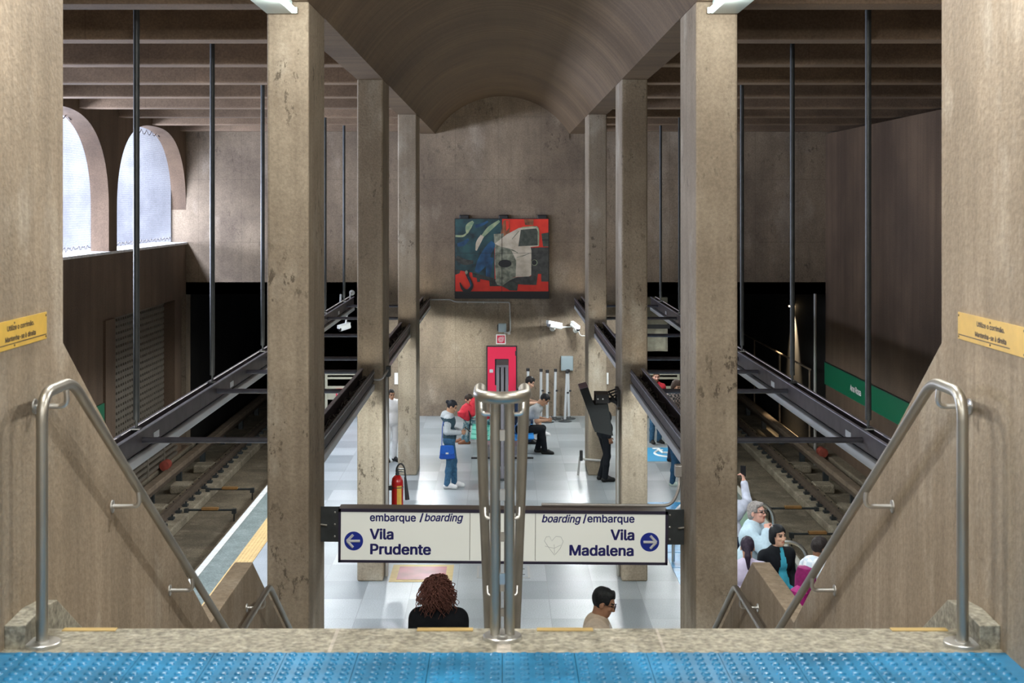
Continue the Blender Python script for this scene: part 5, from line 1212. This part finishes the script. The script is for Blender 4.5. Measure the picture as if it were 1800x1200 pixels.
# queue beyond the parapet
person('grey-haired man with glasses and pale blue jumper, hand at his mouth', (2.93, 16.9, 0), heading(.85, -.52), 1.74, J(yaw=-6, pitch=-6, chest=(0, .05, 1.29), neck=(0, .05, 1.46), head=(0, .10, 1.60), shR=(.175, .06, 1.40), shL=(-.175, .06, 1.40), elR=(.25, .32, 1.20), wrR=(.12, .27, 1.42), elL=(-.13, .34, 1.10), wrL=(.08, .36, 1.12), curlR=1.3), skin='pink', top=LBLUE, bottom=cm('khaki', (.25, .22, .16), .8, .1), shoe=BRSHOE, hair='swept', hairc=(.22, .20, .19), glasses=True, bulk=.015, vox=.012)
def inner(fc, mi, g): 
    r = mi*0; t = np.clip(1.46-fc[:, 2], 0, .6); r[(np.abs(fc[:, 0]+.015) < .024+.14*t) & (fc[:, 1] > .03)] = 2; return r
person('woman with a black bob, black jacket and teal shirt', (3.10, 16.05, 0), heading(.42, -1), 1.62, J(yaw=10, wrR=(.16, .16, .93), wrL=(-.12, .2, 1.0)), skin='light', top=BLACK, bottom=BLACK, shoe=BSHOE, hair='bob', hairc=(.008, .009, .011), topfn=inner, topmats=(TEAL,), vox=.012)
person('girl with dark ponytail and lilac top seen from behind', (2.68, 15.55, 0), heading(.15, 1), 1.60, J(pitch=12), skin='tan', top=LILAC, bottom=JEAN, shoe=WSHOE, hair='pony', hairc=(.022, .014, .026), vox=.012)
_, g, wd_ = person('person in a pale checked hooded jacket wearing a magenta backpack', (3.40, 15.3, 0), heading(1, .55), 1.66, J(pitch=14, wrR=(.2, .14, .95)), skin='brown', top=HPLAID, sleeves=HPLAID, bottom=JEAN, shoe=WSHOE, hair='short', hairc=(.02, .015, .014), hood=True, vox=.012, bulk=.012)
o = thing('backpack', 'magenta and navy backpack worn over the checked jacket', 'backpack', wd_((0, -.19, 1.0)), rz=heading(1, .55))
b = MB(); b.lathe([(.03, 0), (.15, .01), (.175, .08), (.165, .34), (.12, .45), (.03, .47)], seg=20); q_ = b.build('pack_body', MAG, o, smooth=True); q_.scale = (.82, .55, .92)
b = MB(); b.lathe([(.03, 0), (.11, .01), (.12, .14), (.03, .2)], seg=16); q_ = b.build('front_pocket', cm('bright_magenta', (.32, .012, .15), .5, .1), o, smooth=True); q_.location = (0, -.09, .03); q_.scale = (1, .5, 1)
for s_ in (-1, 1):
    b = MB(); b.tube(bend([(s_*.11, .10, .05), (s_*.14, .33, .12), (s_*.12, .34, .36), (s_*.10, .13, .44)], .1, 5), .018, 8); b.build('pack_strap', NAVY, o, smooth=True)
_, g, wd_ = person('person in a pale striped shirt behind the first pillar raising a phone', (2.90, 18.3, 0), heading(.35, 1), 1.72, J(elR=(.22, .2, 1.42), wrR=(.17, .26, 1.66), elL=(-.2, .2, 1.35), wrL=(-.08, .3, 1.55), curlR=.9, pitch=-8), skin='pink', top=cm('pale_stripe', (.52, .55, .66), .8, .2, 10), bottom=NAVY, shoe=BSHOE, hair='short', hairc=(.3, .28, .27))
phone(wd_((.15, .30, 1.80)), 'phone raised beside the first pillar', (0, 0, heading(.35, 1)))
